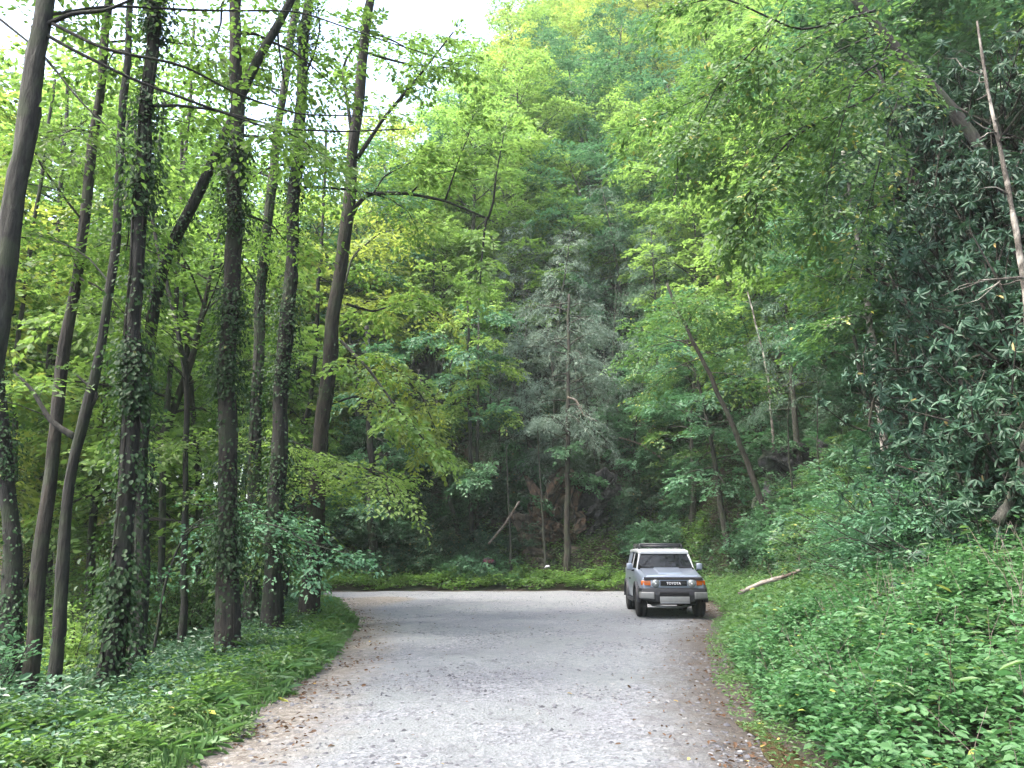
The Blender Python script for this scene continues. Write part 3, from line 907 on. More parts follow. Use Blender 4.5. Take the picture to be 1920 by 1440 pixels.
for k in range(6000):
    if len(sp) >= 135:
        break
    dep = 20 + 52 * r_.random() ** .8
    az = math.radians(r_.uniform(-40, -13))
    x, y = math.tan(az) * dep, dep
    t = -float(sdist(L_EDGE, np.array([x]), np.array([y]))[0])
    s = float(sdist(R_EDGE, np.array([x]), np.array([y]))[0])
    if (t < 4.0 and s < 3) or (az > -.42 and dep < 25) or any((x - q[0]) ** 2 + (y - q[1]) ** 2 < (2.1 + .02 * y) ** 2 for q in sp):
        continue
    kd = r_.choices(['under', 'tall', 'broad'], [4, 2, 5])[0]
    nb = {'under': 2, 'tall': 2, 'broad': 4}[kd]
    far = dep > 30
    leaf = r_.choice(['leaf_yellow', 'leaf_bright', 'leaf_yellow'] if far else ['leaf_bright', 'leaf_bright', 'leaf_yellow', 'leaf_mid'])  # far trees mostly take the yellow leaf, their sunlight painted in
    sp.append((x, y, kd, r_.randrange(nb), r_.uniform(.9, 1.25), leaf, r_.choice(['bark_dark', 'bark_grey', 'bark_brown']), ('far' if far else 'near') + ('y' if leaf == 'leaf_yellow' and far else kd[0])))
woods(sp, {'nearu': 'low layered leafy tree in the shady woods', 'neart': 'tall thin trunked tree in the shady woods', 'nearb': 'full crowned green tree in the shady woods',
           'fary': 'sunlit yellow green tree far back', 'faru': 'low green tree far back', 'fart': 'tall green tree far back', 'farb': 'broad green tree far back'}, 'trees of the left woods', table=LCOL)

# ------------------------------------------------------------------ the hillside
def taken(x, y, L, d):
    return any((x - q[0]) ** 2 + (y - q[1]) ** 2 < d * d for q in L)
hill = []
for k in range(6000):
    if len(hill) >= 245:
        break
    dep = 40 + 75 * r_.random()
    az = math.radians(r_.uniform(-17, 34))
    x, y = math.tan(az) * dep, dep
    s = float(sdist(R_EDGE, np.array([x]), np.array([y]))[0])
    if s < 9 or taken(x, y, hill, 3.1 + .02 * (dep - 40)):
        continue
    z = gz(x, y)
    zone = 'low' if s < 20 else ('mid' if s < 45 else 'crest')
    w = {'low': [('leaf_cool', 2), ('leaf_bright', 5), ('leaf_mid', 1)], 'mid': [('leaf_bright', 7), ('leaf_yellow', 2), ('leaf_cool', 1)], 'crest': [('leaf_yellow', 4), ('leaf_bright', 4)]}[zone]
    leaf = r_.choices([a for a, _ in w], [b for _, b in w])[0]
    kd = 'broad' if r_.random() > (.10 if zone == 'low' else .03) else 'hemlock'
    if kd == 'hemlock':
        leaf = 'needle_green'
    hill.append((x, y, kd, r_.randrange(4 if kd == 'broad' else 2), r_.uniform(.8, 1.2), leaf, 'bark_grey', zone + ('h' if kd == 'hemlock' else leaf[5])))
words_ = {'c': 'cool green', 'b': 'fresh green', 'm': 'dark green', 'y': 'yellow green'}
zw = {'low': 'low on the hillside', 'mid': 'halfway up the hillside', 'crest': 'high on the hill'}
labs = {z + c: f'{w} broadleaf tree {zw[z]}' for z in zw for c, w in words_.items()}
labs.update({z + 'h': f'drooping blue green hemlock {zw[z]}' for z in zw})
woods(hill, labs, 'trees covering the hillside', 'hillside_tree', table=HCOL)

# trees left of the bend's end, yellow sunlight put into their leaf colour
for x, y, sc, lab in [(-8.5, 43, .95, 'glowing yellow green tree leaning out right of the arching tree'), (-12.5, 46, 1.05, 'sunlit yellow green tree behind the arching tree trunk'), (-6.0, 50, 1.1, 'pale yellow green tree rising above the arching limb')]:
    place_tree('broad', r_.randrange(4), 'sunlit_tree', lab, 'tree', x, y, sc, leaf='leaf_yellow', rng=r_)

# trees standing on the cliff edge above the far side of the road
def at_px(px, depth):
    return (px - PW / 2) / FPX * depth * 1.0, depth
def cliff_trunk(label, px_base, px_top, depth, wpx, bark, seed, crown=None, limbs=5, lo=.5, name='cliff_tree', ll=.16, llen=2.4, up=2.5, elev=(-5, 30), **kw):
    return forest_trunk(name, label, depth, [px_base, ((px_base[0] * .5 + px_top[0] * .5), (px_base[1] + px_top[1]) * .5), px_top], wpx, bark, seed, limbs=limbs, crown=crown or 'needle_green', limb_lo=lo, limb_len=llen, ll=ll, up=up, elev=elev, **kw)
cliff_trunk('straight hemlock trunk standing in front of the orange rock', (1063, 1066), (1066, 640), 37.6, 15, 'bark_brown', 60, 'needle_grey', 34, .42, ll=.13, llen=2.7, elev=(-8, 40), lw=.22, fol=dict(droop=.45, flat=.45, hang=.2))
cliff_trunk('dark straight twin trunk left of the rock, the darker of the pair', (885, 1040), (878, 640), 38.2, 12, 'bark_dark', 61, 'leaf_cool', 12, .45)
cliff_trunk('pale straight twin trunk left of the rock, the lighter of the pair', (893, 1040), (897, 640), 38.8, 10, 'bark_grey', 62, 'leaf_bright', 12, .45)
cliff_trunk('dark trunk leaning left at the left end of the cliff', (862, 1010), (805, 780), 38.5, 13, 'bark_dark', 63, 'leaf_mid', 8, .5)
cliff_trunk('shaded trunk with a bushy foot left of the leaning cliff trunk', (700, 1050), (690, 700), 37.6, 22, 'bark_dark', 64, 'leaf_cool', 10, .3)
cliff_trunk('thin pole trunk just left of the orange rock', (1022, 1045), (1012, 880), 37.6, 6, 'bark_grey', 65, 'leaf_cool', 4, .6)
cliff_trunk('short thin trunk beside the slanting dead pole', (958, 1040), (953, 930), 37.6, 6, 'bark_grey', 66, 'leaf_cool', 4, .6)
cliff_trunk('white barked snag among the grey hemlocks', (872, 640), (866, 510), 50.0, 8, 'bark_pale', 67, 'needle_grey', 4, .5)
cliff_trunk('grey trunk high on the dark slope above the cliff', (1095, 800), (1085, 690), 46.0, 8, 'bark_grey', 68, 'needle_grey', 8, .4)
cliff_trunk('thin grey trunk above the cliff, right of the hemlock', (1120, 860), (1115, 700), 44.0, 7, 'bark_grey', 69, 'needle_green', 8, .4)
cliff_trunk('brown trunk on the slope left of the grey hemlock', (1018, 830), (1012, 700), 45.0, 8, 'bark_grey', 70, 'needle_grey', 8, .4)
forest_trunk('tilted_tree', 'long bare trunk leaning left out of the bank behind the parked car', 27.0, [(1462, 1012), (1420, 920), (1375, 800), (1330, 700), (1302, 645)], 16, 'bark_brown', 71, limbs=10, crown='leaf_weed', limb_lo=.66, limb_len=2.4, ll=.12, up=2.5)
forest_trunk('birch_tree', 'mottled pale trunk on the right slope, thicker of the two', 21.0, [(1655, 790), (1640, 690), (1625, 560), (1600, 400)], 22, 'bark_pale', 72, limbs=9, crown='leaf_weed', limb_lo=.5, limb_len=2.6, ll=.13, up=2.0)
forest_trunk('dark_slope_tree', 'thin dark trunk on the right slope left of the mottled one', 22.0, [(1636, 790), (1610, 690), (1597, 600), (1590, 500)], 12, 'bark_dark', 73, limbs=9, crown='leaf_cool', limb_lo=.45, limb_len=2.4, ll=.13, up=2)
forest_trunk('broken_tree', 'snapped pale bare trunk above the leaning roadside tree', 30.0, [(1440, 700), (1420, 620), (1404, 555)], 8, 'peeled_wood', 74, limbs=4, crown='leaf_cool', limb_lo=.2, limb_len=1.8, ll=.14, up=.3)

# grey lichen hung hemlocks
for px, dep, sc, lab in [(1035, 44.0, 1.0, 'silvery lichen hung hemlock in the middle of the dark slope'), (1115, 46.0, .9, 'silvery hemlock right of the middle of the dark slope'), (955, 47.0, .9, 'greyish drooping hemlock left of the middle of the dark slope'),
                         (1000, 50.0, 1.1, 'tall greyish hemlock rising behind the silvery ones'), (1118, 40.2, .82, 'silvery hemlock spreading over the black rock slab'), (1000, 40.6, .85, 'silvery hemlock spreading left of the straight hemlock trunk')]:
    x, y = at_px(px, dep)
    place_tree('lichen', 0, 'lichen_hemlock', lab, 'tree', x, y, sc, group='grey hemlocks on the dark slope', rng=r_)
for px, dep, sc, k, leaf, lab in [(1240, 42, .8, 'hemlock', None, 'dark hemlock above the parked car'), (1180, 45, .9, 'hemlock', None, 'blue green hemlock right of the silvery ones'), (800, 45, .8, 'broad', 'leaf_bright', 'fresh green tree at the left end of the cliff top'),
                                  (860, 43, .62, 'broad', 'leaf_bright', 'layered pale green tree above the twin trunks'), (910, 44, .55, 'broad', 'leaf_weed', 'small layered pale green tree right of the twin trunks'), (1290, 37, .8, 'broad', 'leaf_weed', 'mid green tree hanging over the parked car'),
                                  (1360, 33, .75, 'broad', 'leaf_cool', 'cool green tree behind the leaning trunk'), (1430, 34, .95, 'broad', 'leaf_bright', 'bright tree high on the right slope'), (1500, 29, .75, 'hemlock', None, 'hemlock on the right slope left of the mottled trunk'),
                                  (1560, 33, 1.0, 'broad', 'leaf_mid', 'dense green tree above the purple rock face'), (1480, 40, 1.1, 'broad', 'leaf_bright', 'tall bright tree behind the hemlock on the right slope'), (1640, 26, .9, 'broad', 'leaf_mid', 'dark leafy tree behind the mottled trunk'),
                                  (1740, 22, .8, 'broad', 'leaf_cool', 'shady tree behind the rhododendrons'), (1850, 20, .9, 'broad', 'leaf_dark', 'deeply shaded tree at the upper right edge'), (1950, 24, 1.0, 'broad', 'leaf_mid', 'green tree beyond the right picture edge'), (1700, 32, 1.1, 'broad', 'leaf_bright', 'tall bright tree above the rhododendrons'),
                                  (1180, 39.5, .5, 'broad', 'leaf_cool', 'small cool green tree right of the dark rock slab'), (1330, 41, 1.0, 'broad', 'leaf_bright', 'fresh green tree on the slope above the car'), (1880, 25, 1.35, 'broad', 'leaf_cool', 'tall shaded tree rising behind the dead snag'), (2050, 28, 1.4, 'broad', 'leaf_mid', 'tall green tree above the upper right corner')]:
    x, y = at_px(px, dep)
    place_tree(k, r_.randrange(2), 'slope_tree', lab, 'tree', x, y, sc, leaf=leaf, rng=r_)
for px, dep, sc in [(820, 40.5, .9), (845, 41.5, 1.0), (935, 41, .9), (975, 41.5, 1.0), (990, 43, 1.1), (1140, 41, .9), (760, 40.5, .8), (1160, 43, 1.0), (730, 39.5, .8), (1085, 42, 1.0), (915, 43, 1.2), (1040, 41, .9), (1480, 26, .7), (1540, 24, .6)]:
    x, y = at_px(px, dep)
    place_tree('bare', 0, 'bare_sapling', size_word(sc) + 'bare grey sapling on the cliff ' + column(x, y, CCOL[:-1] + [(1300, 'right of the black rock slab'), (1e9, 'near the purplish rock face')]), 'sapling', x, y, sc, group='bare saplings on the cliff', rng=r_)

# shrubs on the cliff, the banks and the right slope
for k in range(60):
    px = r_.uniform(610, 1330)
    dep = r_.uniform(38.4, 43.5)
    x, y = at_px(px, dep)
    if 975 < px < 1165 and dep < 40.6:
        continue
    sc, lf = r_.uniform(.6, 1.1), r_.choice(['leaf_dark', 'leaf_rhodo', 'leaf_dark', 'leaf_cool'])
    place_shrub('fshrub', r_.randrange(2), 'cliff_shrub', size_word(sc, .75, .95) + {'leaf_dark': 'dark', 'leaf_rhodo': 'bluish dark', 'leaf_cool': 'cool green'}[lf] + ' shrub on the cliff ' + column(x, y, CCOL) + (', upper row' if dep > 41 else ', lower row'), 'shrub', x, y, sc, leaf=lf, group='dark shrubs on the cliff', rng=r_)
for k in range(56):
    y = r_.uniform(20, 34)
    x = float(np.interp(y, R_EDGE[3:8, 1], R_EDGE[3:8, 0])) + r_.uniform(2.6, 9.5)
    sc, lf = r_.uniform(.55, .95), r_.choice(['leaf_cool', 'leaf_dark', 'leaf_cool', 'leaf_weed'])
    place_shrub('fshrub', r_.randrange(2), 'slope_shrub', size_word(sc, .66, .84) + {'leaf_cool': 'cool green', 'leaf_dark': 'dark green', 'leaf_weed': 'fresh green'}[lf] + ' shrub on the slope ' + column(x, y, [(1340, 'right behind the car roof'), (1440, 'around the leaning trunk'), (1540, 'above the fallen log'), (1e9, 'below the rock face')]), 'shrub', x, y, sc, leaf=lf, group='shrubs on the slope behind the car', rng=r_)
for k, (px, py, dep, sc, i) in enumerate([(1880, 900, 9.5, .8, 0), (1800, 850, 11, .9, 1), (1900, 700, 10.0, .9, 2), (1750, 760, 12.5, .9, 0), (1840, 620, 12, 1.0, 1), (1930, 480, 11, 1.0, 0), (1760, 560, 14.5, 1.1, 2), (1850, 420, 13.5, 1.1, 0),
                                          (1780, 360, 15.5, 1.2, 1), (1900, 300, 13.5, 1.1, 2), (1700, 640, 16, 1.1, 2), (1720, 440, 17.5, 1.2, 0), (1820, 200, 16, 1.3, 1), (1920, 130, 15, 1.2, 0), (1740, 270, 18, 1.3, 2), (1960, 800, 9.5, .9, 1), (1980, 600, 10.5, 1.0, 2)]):
    if k in (11, 14):
        continue
    x = (px - PW / 2) / FPX * dep * (1.06 if px < 1770 else 1.02)
    place_shrub('rhodo', i, 'rhododendron', 'dark long leaved rhododendron ' + ['right of the crooked stem', 'left of the crooked stem', 'behind the dead snag foot', 'above the arching shrubs', 'left of the dead snag midway', 'at the right edge behind the snag', 'between mottled trunk and snag', 'left of the snag above midway',
        'halfway between snag top and mottled trunk', 'right of the snag, upper part', 'just right of the mottled trunk', 'beyond the mottled trunk, higher up', 'under the leaning overhead trunk', 'in the upper right corner', 'left of the leaning overhead trunk', 'at the foot of the snag', 'on the right edge above the bank'][k], 'shrub', x, dep, sc, group='rhododendrons on the right bank', rng=r_, dz=max(-.5, pix(px, py, dep)[2] - gz(x, dep) - 1.6 * sc) if True else 0)
for px, dep, sc, leaf in [(1640, 13.0, .9, 'leaf_cool'), (1700, 12.0, .95, 'leaf_cool'), (1760, 11.0, .9, 'leaf_cool'), (1590, 15.5, .8, 'leaf_cool'), (1660, 16, 1.1, 'leaf_cool'), (1720, 14.5, 1.1, 'leaf_weed'), (1820, 10.5, .75, 'leaf_cool'), (1550, 18, .8, 'leaf_weed'), (1610, 19, 1.1, 'leaf_cool'), (1500, 20.5, .7, 'leaf_weed')]:
    x = (px - PW / 2) / FPX * dep
    place_shrub('shrub', r_.randrange(2), 'spray_shrub', 'arching spray shrub ' + {1640: 'above the middle of the leafy bank', 1700: 'left of the dark short log', 1760: 'around the dark short log', 1590: 'right of the rock face', 1660: 'below the mottled trunk', 1720: 'under the rhododendrons, fresher green', 1820: 'beside the crooked stem', 1550: 'below the broken rock, fresher green', 1610: 'just under the mottled trunk foot', 1500: 'above the fallen log'}[px], 'shrub', x, dep, sc, leaf=leaf, group='arching shrubs above the leafy bank', rng=r_)

# dead snag with peeling bark and the crooked stem under it
def stick(name, label, cat, pts, deps, th, bark, seed, taper=.5, twigs=0, sides=8, group=None, part=None):
    deps = deps if isinstance(deps, (list, tuple)) else [deps] * len(pts)
    Q = np.array([pix(px, py, d) for (px, py), d in zip(pts, deps)])
    b = Q[0].copy(); Q = Q - b
    seg = np.r_[0, np.cumsum(np.linalg.norm(np.diff(Q, axis=0), axis=1))]
    qq = np.linspace(0, seg[-1], 5 * len(pts))
    Q = np.stack([np.interp(qq, seg, Q[:, k]) for k in range(3)], -1)
    Q[1:-1] = .25 * Q[:-2] + .5 * Q[1:-1] + .25 * Q[2:]
    rng = rng_(seed)
    r = th / 2 / FPX * deps[0]
    w = Buf()
    w.tube(Q, np.linspace(r, r * taper, len(Q)) * (1 + rng.normal(0, .08, len(Q))), sides, rng, .07)
    for k in range(twigs):
        p, d = interp_path(Q, rng.uniform(.2, .98))
        q = curve(p, unit(d * .4 + rng.normal(0, 1, 3)), rng.uniform(.25, .8), 5, rng, wob=.3)
        w.tube(q, np.linspace(r * .25, .003, 5), 4, cap=False)
    root = link(name, w.mesh(name, M[bark]), None, label=label, category=cat)
    root.location = tuple(b)
    if group:
        root['group'] = group
    return root
M['log_wood'] = bark_mat('log_wood', (.020, .014, .010), (.10, .075, .055), (.26, .23, .20), 1.2, .3)
stick('dead_snag', 'pale dead snag with peeling bark leaning along the right edge', 'snag', [(1935, 700), (1925, 560), (1905, 430), (1880, 300), (1850, 160), (1832, 40)], [9.8] * 6, 15, 'peeled_wood', 81, .3, 14)
stick('crooked_stem', 'crooked grey stem rising from the leafy bank at the right edge', 'stem', [(1870, 980), (1890, 950), (1915, 890), (1930, 800), (1940, 690)], 9.0, 20, 'bark_grey', 82, .7, 6)
stick('dead_branch', 'white dead branch sticking out left from the snag', 'branch', [(1925, 520), (1880, 523), (1835, 526)], 9.4, 8, 'peeled_wood', 83, .4, 5)
stick('fallen_log', 'fallen log with a bare pale patch lying on the bank right of the car', 'log', [(1385, 1112), (1430, 1092), (1475, 1080), (1530, 1056)], [18.5, 18.2, 18.0, 17.6], 9, 'log_wood', 84, .55, 6)
stick('dead_pole', 'slanting dead pole propped at the foot of the cliff', 'pole', [(916, 1020), (945, 985), (974, 940)], [37.6, 37.4, 37.2], 4.5, 'dead_wood', 85, .7)
stick('dead_limb', 'pale fallen limb lying on the slope above the car', 'limb', [(1245, 862), (1200, 832), (1160, 820)], 39.0, 5, 'dead_wood', 86, .5, 3)
stick('standing_stick', 'thin pale dead stick leaning on the dark slope above the car', 'stick', [(1196, 842), (1215, 810), (1240, 780)], 40.0, 4, 'dead_wood', 87, .5, 2)
stick('arched_dead_limb', 'pale arched dead limb curving down from the hemlock', 'limb', [(1064, 745), (1080, 750), (1095, 780), (1120, 790)], 37.2, 5, 'dead_wood', 88, .5, 6)
stick('bank_log', 'short dark log half hidden at the top of the leafy bank', 'log', [(1720, 1000), (1760, 995), (1790, 978)], 13.0, 12, 'bark_brown', 89, .8)

# big leaning tree whose limbs hang into the top right
hang = [([(1500, -40), (1440, 60), (1390, 120), (1350, 150), (1310, 230), (1265, 300)], [11, 11, 11.2, 11.4, 11.6, 11.8], 6, 12), ([(1540, 225), (1480, 262), (1410, 350), (1380, 420)], [11.5, 11.6, 11.6, 11.8], 7, 10), ([(1540, 225), (1460, 258), (1370, 290), (1330, 320)], [11.5, 11.6, 11.8, 12], 5, 8),
        ([(1480, 265), (1470, 300), (1420, 380), (1410, 430)], 11.5, 5, 6), ([(1700, 120), (1640, 180), (1540, 225)], [12.2, 11.8, 11.5], 9, 7), ([(1640, 20), (1500, 60), (1350, -10), (1250, 20)], [12, 11.6, 11.4, 11.4], 9, 14), ([(1690, 90), (1600, 150), (1560, 300), (1540, 420)], [12, 11.6, 11.4, 11.4], 6, 12),
        ([(1600, 30), (1450, 120), (1300, 190), (1180, 240)], [12, 12, 12.2, 12.5], 6, 12), ([(1650, 60), (1560, 100), (1480, 180), (1420, 210)], [12, 12.4, 12.6, 12.8], 6, 12), ([(1700, 130), (1650, 300), (1620, 420), (1590, 520)], [12.2, 12.4, 12.6, 12.8], 6, 10)]
forest_trunk('overhanging_tree', 'large tree leaning out from the right bank with limbs hanging over the road', 14.0, [(1990, 700), (1910, 430), (1810, 230), (1700, 110), (1590, -20)], 34, 'bark_dark', 91, limbs=3, crown='leaf_weed', limb_lo=.75, extra=long_limbs([(a, d, t * .75, int(n * 1.5)) for a, d, t, n in hang], 20, .10), up=5, ll=.10)

# ------------------------------------------------------------------ ground cover
def cover(name, label, mat, n, area, hgt, ll, lw, per, seed, kind='fold', flatness=.35, minz=None, tiers=1, dens=None):
    g = rng_(seed)
    x, y = area(g, n)
    if dens is not None:
        k = g.random(len(x)) < dens(x, y)
        x, y = x[k], y[k]
    n = len(x)
    z = height(x, y)
    h = hgt * (.55 + .45 * wavy(x, y, 1.9, 2.0) + g.normal(0, .18, n)).clip(.12, 1.5)
    lv = Leaves(kind)
    lean = g.normal(0, .12, (n, 2))
    for q in range(per):
        f = 1 - (q / per) * .75 * g.random(n)
        a = q * 2.4 + g.uniform(0, 6.28, n) * .25 + (x * 7 + y * 13) % 6.28
        el = g.normal(.05, .25, n)
        d = np.stack([np.cos(a), np.sin(a), el], -1)
        rad = .03 + .05 * g.random(n)
        P = np.stack([x + lean[:, 0] * h * f + np.cos(a) * rad, y + lean[:, 1] * h * f + np.sin(a) * rad, z + h * f], -1)
        l = ll * g.uniform(.55, 1.3, n)
        lv.add(P, d, UP + g.normal(0, flatness, (n, 3)), l, l * lw, np.where(g.random(n) < .006, 1.0, np.clip(.45 + .25 * wavy(x, y, .8, 9.0) + g.normal(0, .22, n), 0, .98)))
    return link(name, lv.mesh(name, M[mat]), kind='stuff', label=label)

def right_bank(lo, hi, ymin, ymax, p=1.0):
    def f(g, n):
        y = ymin + (ymax - ymin) * g.random(n) ** p
        xe = np.interp(y, R_EDGE[:9, 1], R_EDGE[:9, 0])
        x = xe + lo + (hi - lo) * g.random(n)
        k = (x < y * .78 + 1.2)
        return x[k], y[k]
    return f
cover('bank_plants', 'dense leafy plants with pointed oval leaves covering the right bank', 'leaf_bank', 19000, right_bank(.0, 7.0, 3.5, 12), .62, .070, .62, 8, 301, flatness=.3)
cover('far_bank_plants', 'fresh green undergrowth along the bank behind the car', 'leaf_weed', 18000, right_bank(.0, 7.0, 12, 37), .50, .10, .62, 5, 302, kind='quad', flatness=.35)
def far_edge(g, n):
    px = g.uniform(-24, 9, n)
    y = 35 + 4.5 * g.random(n) + np.where(px < -7.8, (-px - 7.8) * .35, 0)
    s = sdist(R_EDGE, px, y)
    k = (s > .05) & (s < 4.5)
    return px[k], y[k]
cover('verge_plants', 'low green undergrowth along the far road edge below the cliff', 'leaf_mid', 14000, far_edge, .65, .15, .6, 5, 303, kind='quad')
def left_verge(lo, hi, ymin, ymax, p=1.6):
    def f(g, n):
        y = ymin + (ymax - ymin) * g.random(n) ** p
        xe = np.interp(y, L_EDGE[:8, 1], L_EDGE[:8, 0])
        return xe - lo - (hi - lo) * g.random(n), y
    return f
cover('verge_weeds', 'low weeds and seedlings along the left road verge', 'leaf_weed', 15000, left_verge(-.15, 1.5, 4.0, 31), .24, .052, .45, 9, 304, dens=lambda x, y: (.25 + .65 * (wavy(x, y, 1.3, 6.0) > -.3)) * sstep(-.25, .55, -sdist(L_EDGE, x, y) + .35 * wavy(x, y, 2.7, 1.0)))
def grass(name, label, n, area, h, mat, seed):
    g = rng_(seed)
    x, y = area(g, n)
    k = g.random(n) < (.30 + .9 * wavy(x, y, 2.1, 4.0)).clip(.06, 1)
    x, y = x[k], y[k]
    n = len(x)
    a = g.uniform(0, 6.28, n)
    lv = Leaves('long')
    l = h * g.uniform(.5, 1.3, n)
    lv.add(np.stack([x, y, height(x, y)], -1), np.stack([np.cos(a) * .5, np.sin(a) * .5, np.ones(n)], -1), np.stack([np.cos(a), np.sin(a), np.full(n, -.3)], -1) + g.normal(0, .2, (n, 3)), l, .010 + .006 * g.random(n), np.clip(g.normal(.55, .2, n), 0, .98))
    link(name, lv.mesh(name, M[mat]), kind='stuff', label=label)
grass('grass', 'short grass along the left road verge', 26000, left_verge(-.05, 1.2, 4.0, 31, 1.6), .17, 'leaf_weed', 305)
cover('undergrowth', 'shady knee high undergrowth on the left woodland floor', 'leaf_dark', 17000, left_verge(1.25, 15, 4.5, 34, 1.3), .50, .09, .5, 7, 306, dens=lambda x, y: .2 + .8 * (wavy(x, y, .7, 3.0) > -.2))  # dark leaf colour stands in for shade under the left trees

# ------------------------------------------------------------------ rock
def rock_mat(name, a, b, c, f0=.55):
    m, nt, bs, out = nmat(name)
    tc = N(nt, 'ShaderNodeTexCoord')
    n1 = N(nt, 'ShaderNodeTexNoise', i_Scale=4.0, i_Detail=8.0, i_Roughness=.7)
    n2 = N(nt, 'ShaderNodeTexNoise', i_Scale=1.1, i_Detail=4.0)
    for n in (n1, n2):
        nt.links.new(tc.outputs['Object'], n.inputs['Vector'])
    col = ramp(nt, n1.outputs[0], [(.32, a), (.66, b)])
    col = mixc(nt, col, c, ramp(nt, n2.outputs[0], [(f0, 0.0), (f0 + .12, .9)]))
    vo = N(nt, 'ShaderNodeTexVoronoi', feature='DISTANCE_TO_EDGE', i_Scale=1.7)
    wp = mixc(nt, tc.outputs['Object'], n1.outputs['Color'], .25)
    nt.links.new(wp, vo.inputs['Vector'])
    col = mixc(nt, tuple(x * .25 for x in a), col, ramp(nt, vo.outputs['Distance'], [(.01, 0.0), (.07, 1.0)]))
    nt.links.new(col, bs.inputs['Base Color'])
    bs.inputs['Roughness'].default_value = .85
    bp = N(nt, 'ShaderNodeBump', i_Strength=.9, i_Distance=.08)
    nt.links.new(n1.outputs[0], bp.inputs['Height'])
    nt.links.new(bp.outputs[0], bs.inputs['Normal'])
    return m
def rock(name, label, loc, size, seed, mat, tilt=0.0, strata=.0, rot=0.0, rough=.35):
    """a block split along bedding planes and joints"""
    bm = bmesh.new()
    bmesh.ops.create_icosphere(bm, subdivisions=6, radius=1.0)
    off = Vector((seed * 7.1, seed * 3.3, seed * 1.7))
    ct, st = math.cos(tilt), math.sin(tilt)
    B = strata or .5
    for v in bm.verts:
        c = v.co.copy()
        c = c / (abs(c.x) ** 3 + abs(c.y) ** 3 + abs(c.z) ** 3) ** (1 / 3)
        w = Vector((c.x * size[0], c.y * size[1], c.z * size[2]))
        wob = mnoise.noise(w * .6 + off) * .25 + mnoise.noise(w * 1.9 + off) * .07
        a = (w.z * ct + w.x * st) / B + wob * 2
        b = (w.x * ct - w.z * st) / (B * 1.9) + wob
        ia = math.floor(a)
        ib = math.floor(b + .37 * ia)
        d = mnoise.cell(Vector((ia * 1.37 + seed, ib * 2.11, 0)))            # each block steps in or out
        d2 = mnoise.cell(Vector((ia * 1.37 + seed, 7.7, 0)))
        fa = min(a - ia, 1 - a + ia)
        step = (d - .5) * .34 + (d2 - .5) * .30 - .20 * max(0, 1 - fa * 9)
        step += .10 * mnoise.fractal(w * 2.2 + off, .8, 2.1, 6)
        v.co = w + c.normalized() * step * B * 1.1 * (.5 + rough)
    me = bpy.data.meshes.new(name)
    bm.to_mesh(me); bm.free()
    me.materials.append(mat)
    o = link(name, me, None, label=label, category='rock')
    o.location = loc
    o.rotation_euler = (0, 0, rot)
    return o
M['rock_orange'] = rock_mat('rock_orange', (.016, .011, .008), (.100, .060, .034), (.055, .058, .036), .50)
M['rock_dark'] = rock_mat('rock_dark', (.008, .008, .009), (.040, .038, .038), (.018, .026, .014))
M['rock_purple'] = rock_mat('rock_purple', (.009, .009, .011), (.034, .033, .037), (.014, .026, .010), .46)
M['rock_brown'] = rock_mat('rock_brown', (.025, .019, .014), (.11, .085, .06), (.030, .042, .018))
def rock_px(name, label, px, py, dep, w, h, seed, mat, tilt=0.0, strata=.5, rough=.35):
    """a broken rock face standing out of the slope: a blocky relief with its own back and sides"""
    g0 = ground_at(px, py)
    dep = g0[1] + dep
    c = pix(px, py, dep)
    W, H = w * dep / FPX, h * dep / FPX
    nu, nv = int(90 * min(2, W / H) ** .5) + 2, int(90 * min(2, H / W) ** .5) + 2
    off = Vector((seed * 7.1, seed * 3.3, seed * 1.7))
    ct, st = math.cos(tilt), math.sin(tilt)
    V = []
    for iv in range(nv):
        for iu in range(nu):
            u, v = iu / (nu - 1) * 2 - 1, iv / (nv - 1) * 2 - 1
            x, z = u * W / 2, v * H / 2
            q = Vector((x, 0, z)) + off
            x += .12 * mnoise.noise(q * 2.3); z += .12 * mnoise.noise(q * 2.3 + Vector((9, 0, 0)))
            wob = .35 * mnoise.noise(q * .8) + .12 * mnoise.noise(q * 2.5)
            a = (z * ct + x * st) / strata + wob
            ia = math.floor(a)
            b = (x * ct - z * st) / (strata * 2.2) + .37 * ia + wob * .7
            ib = math.floor(b)
            d = mnoise.cell(Vector((ia * 1.37 + seed + .5, ib * 2.11 + .5, .5))) - .5
            e2 = mnoise.cell(Vector((ia * 1.37 + seed + .5, 7.7, .5))) - .5
            slope = ((a - ia) - .5) * .35 + ((b - ib) - .5) * .25 * (1 if d > 0 else -1)
            dep_ = .55 * d + .45 * e2 + slope + .30 * mnoise.fractal(q * 2.0, .9, 2.1, 6)
            env = (1 - abs(u) ** 3) * (1 - abs(v) ** 3)
            edge = 1 + .45 * mnoise.noise(q * .9) + .15 * mnoise.noise(q * 3.1)
            V.append((x * edge, -((.14 * min(W, H) + .12) * env ** .5 + dep_ * strata * (.5 + rough) * env) + .7, z * edge - v * .0))
    n = nu * nv
    F = grid_faces(nv, nu)
    back = [(p[0] * .8, 1.3, p[2] * .8) for p in V]
    rim = [iu for iu in range(nu)] + [iv * nu + nu - 1 for iv in range(1, nv)] + [(nv - 1) * nu + iu for iu in range(nu - 2, -1, -1)] + [iv * nu for iv in range(nv - 2, 0, -1)]
    rim = np.array(rim)
    side = np.stack([rim, np.roll(rim, -1), np.roll(rim, -1) + n, rim + n], -1)[:, ::-1]
    me = mesh_from(name, np.array(V + back), [F, F[:, ::-1] + n, side], smooth=False, mats=[M[mat]])
    o = link(name, me, None, label=label, category='rock')
    o.location = tuple(c)
    return o
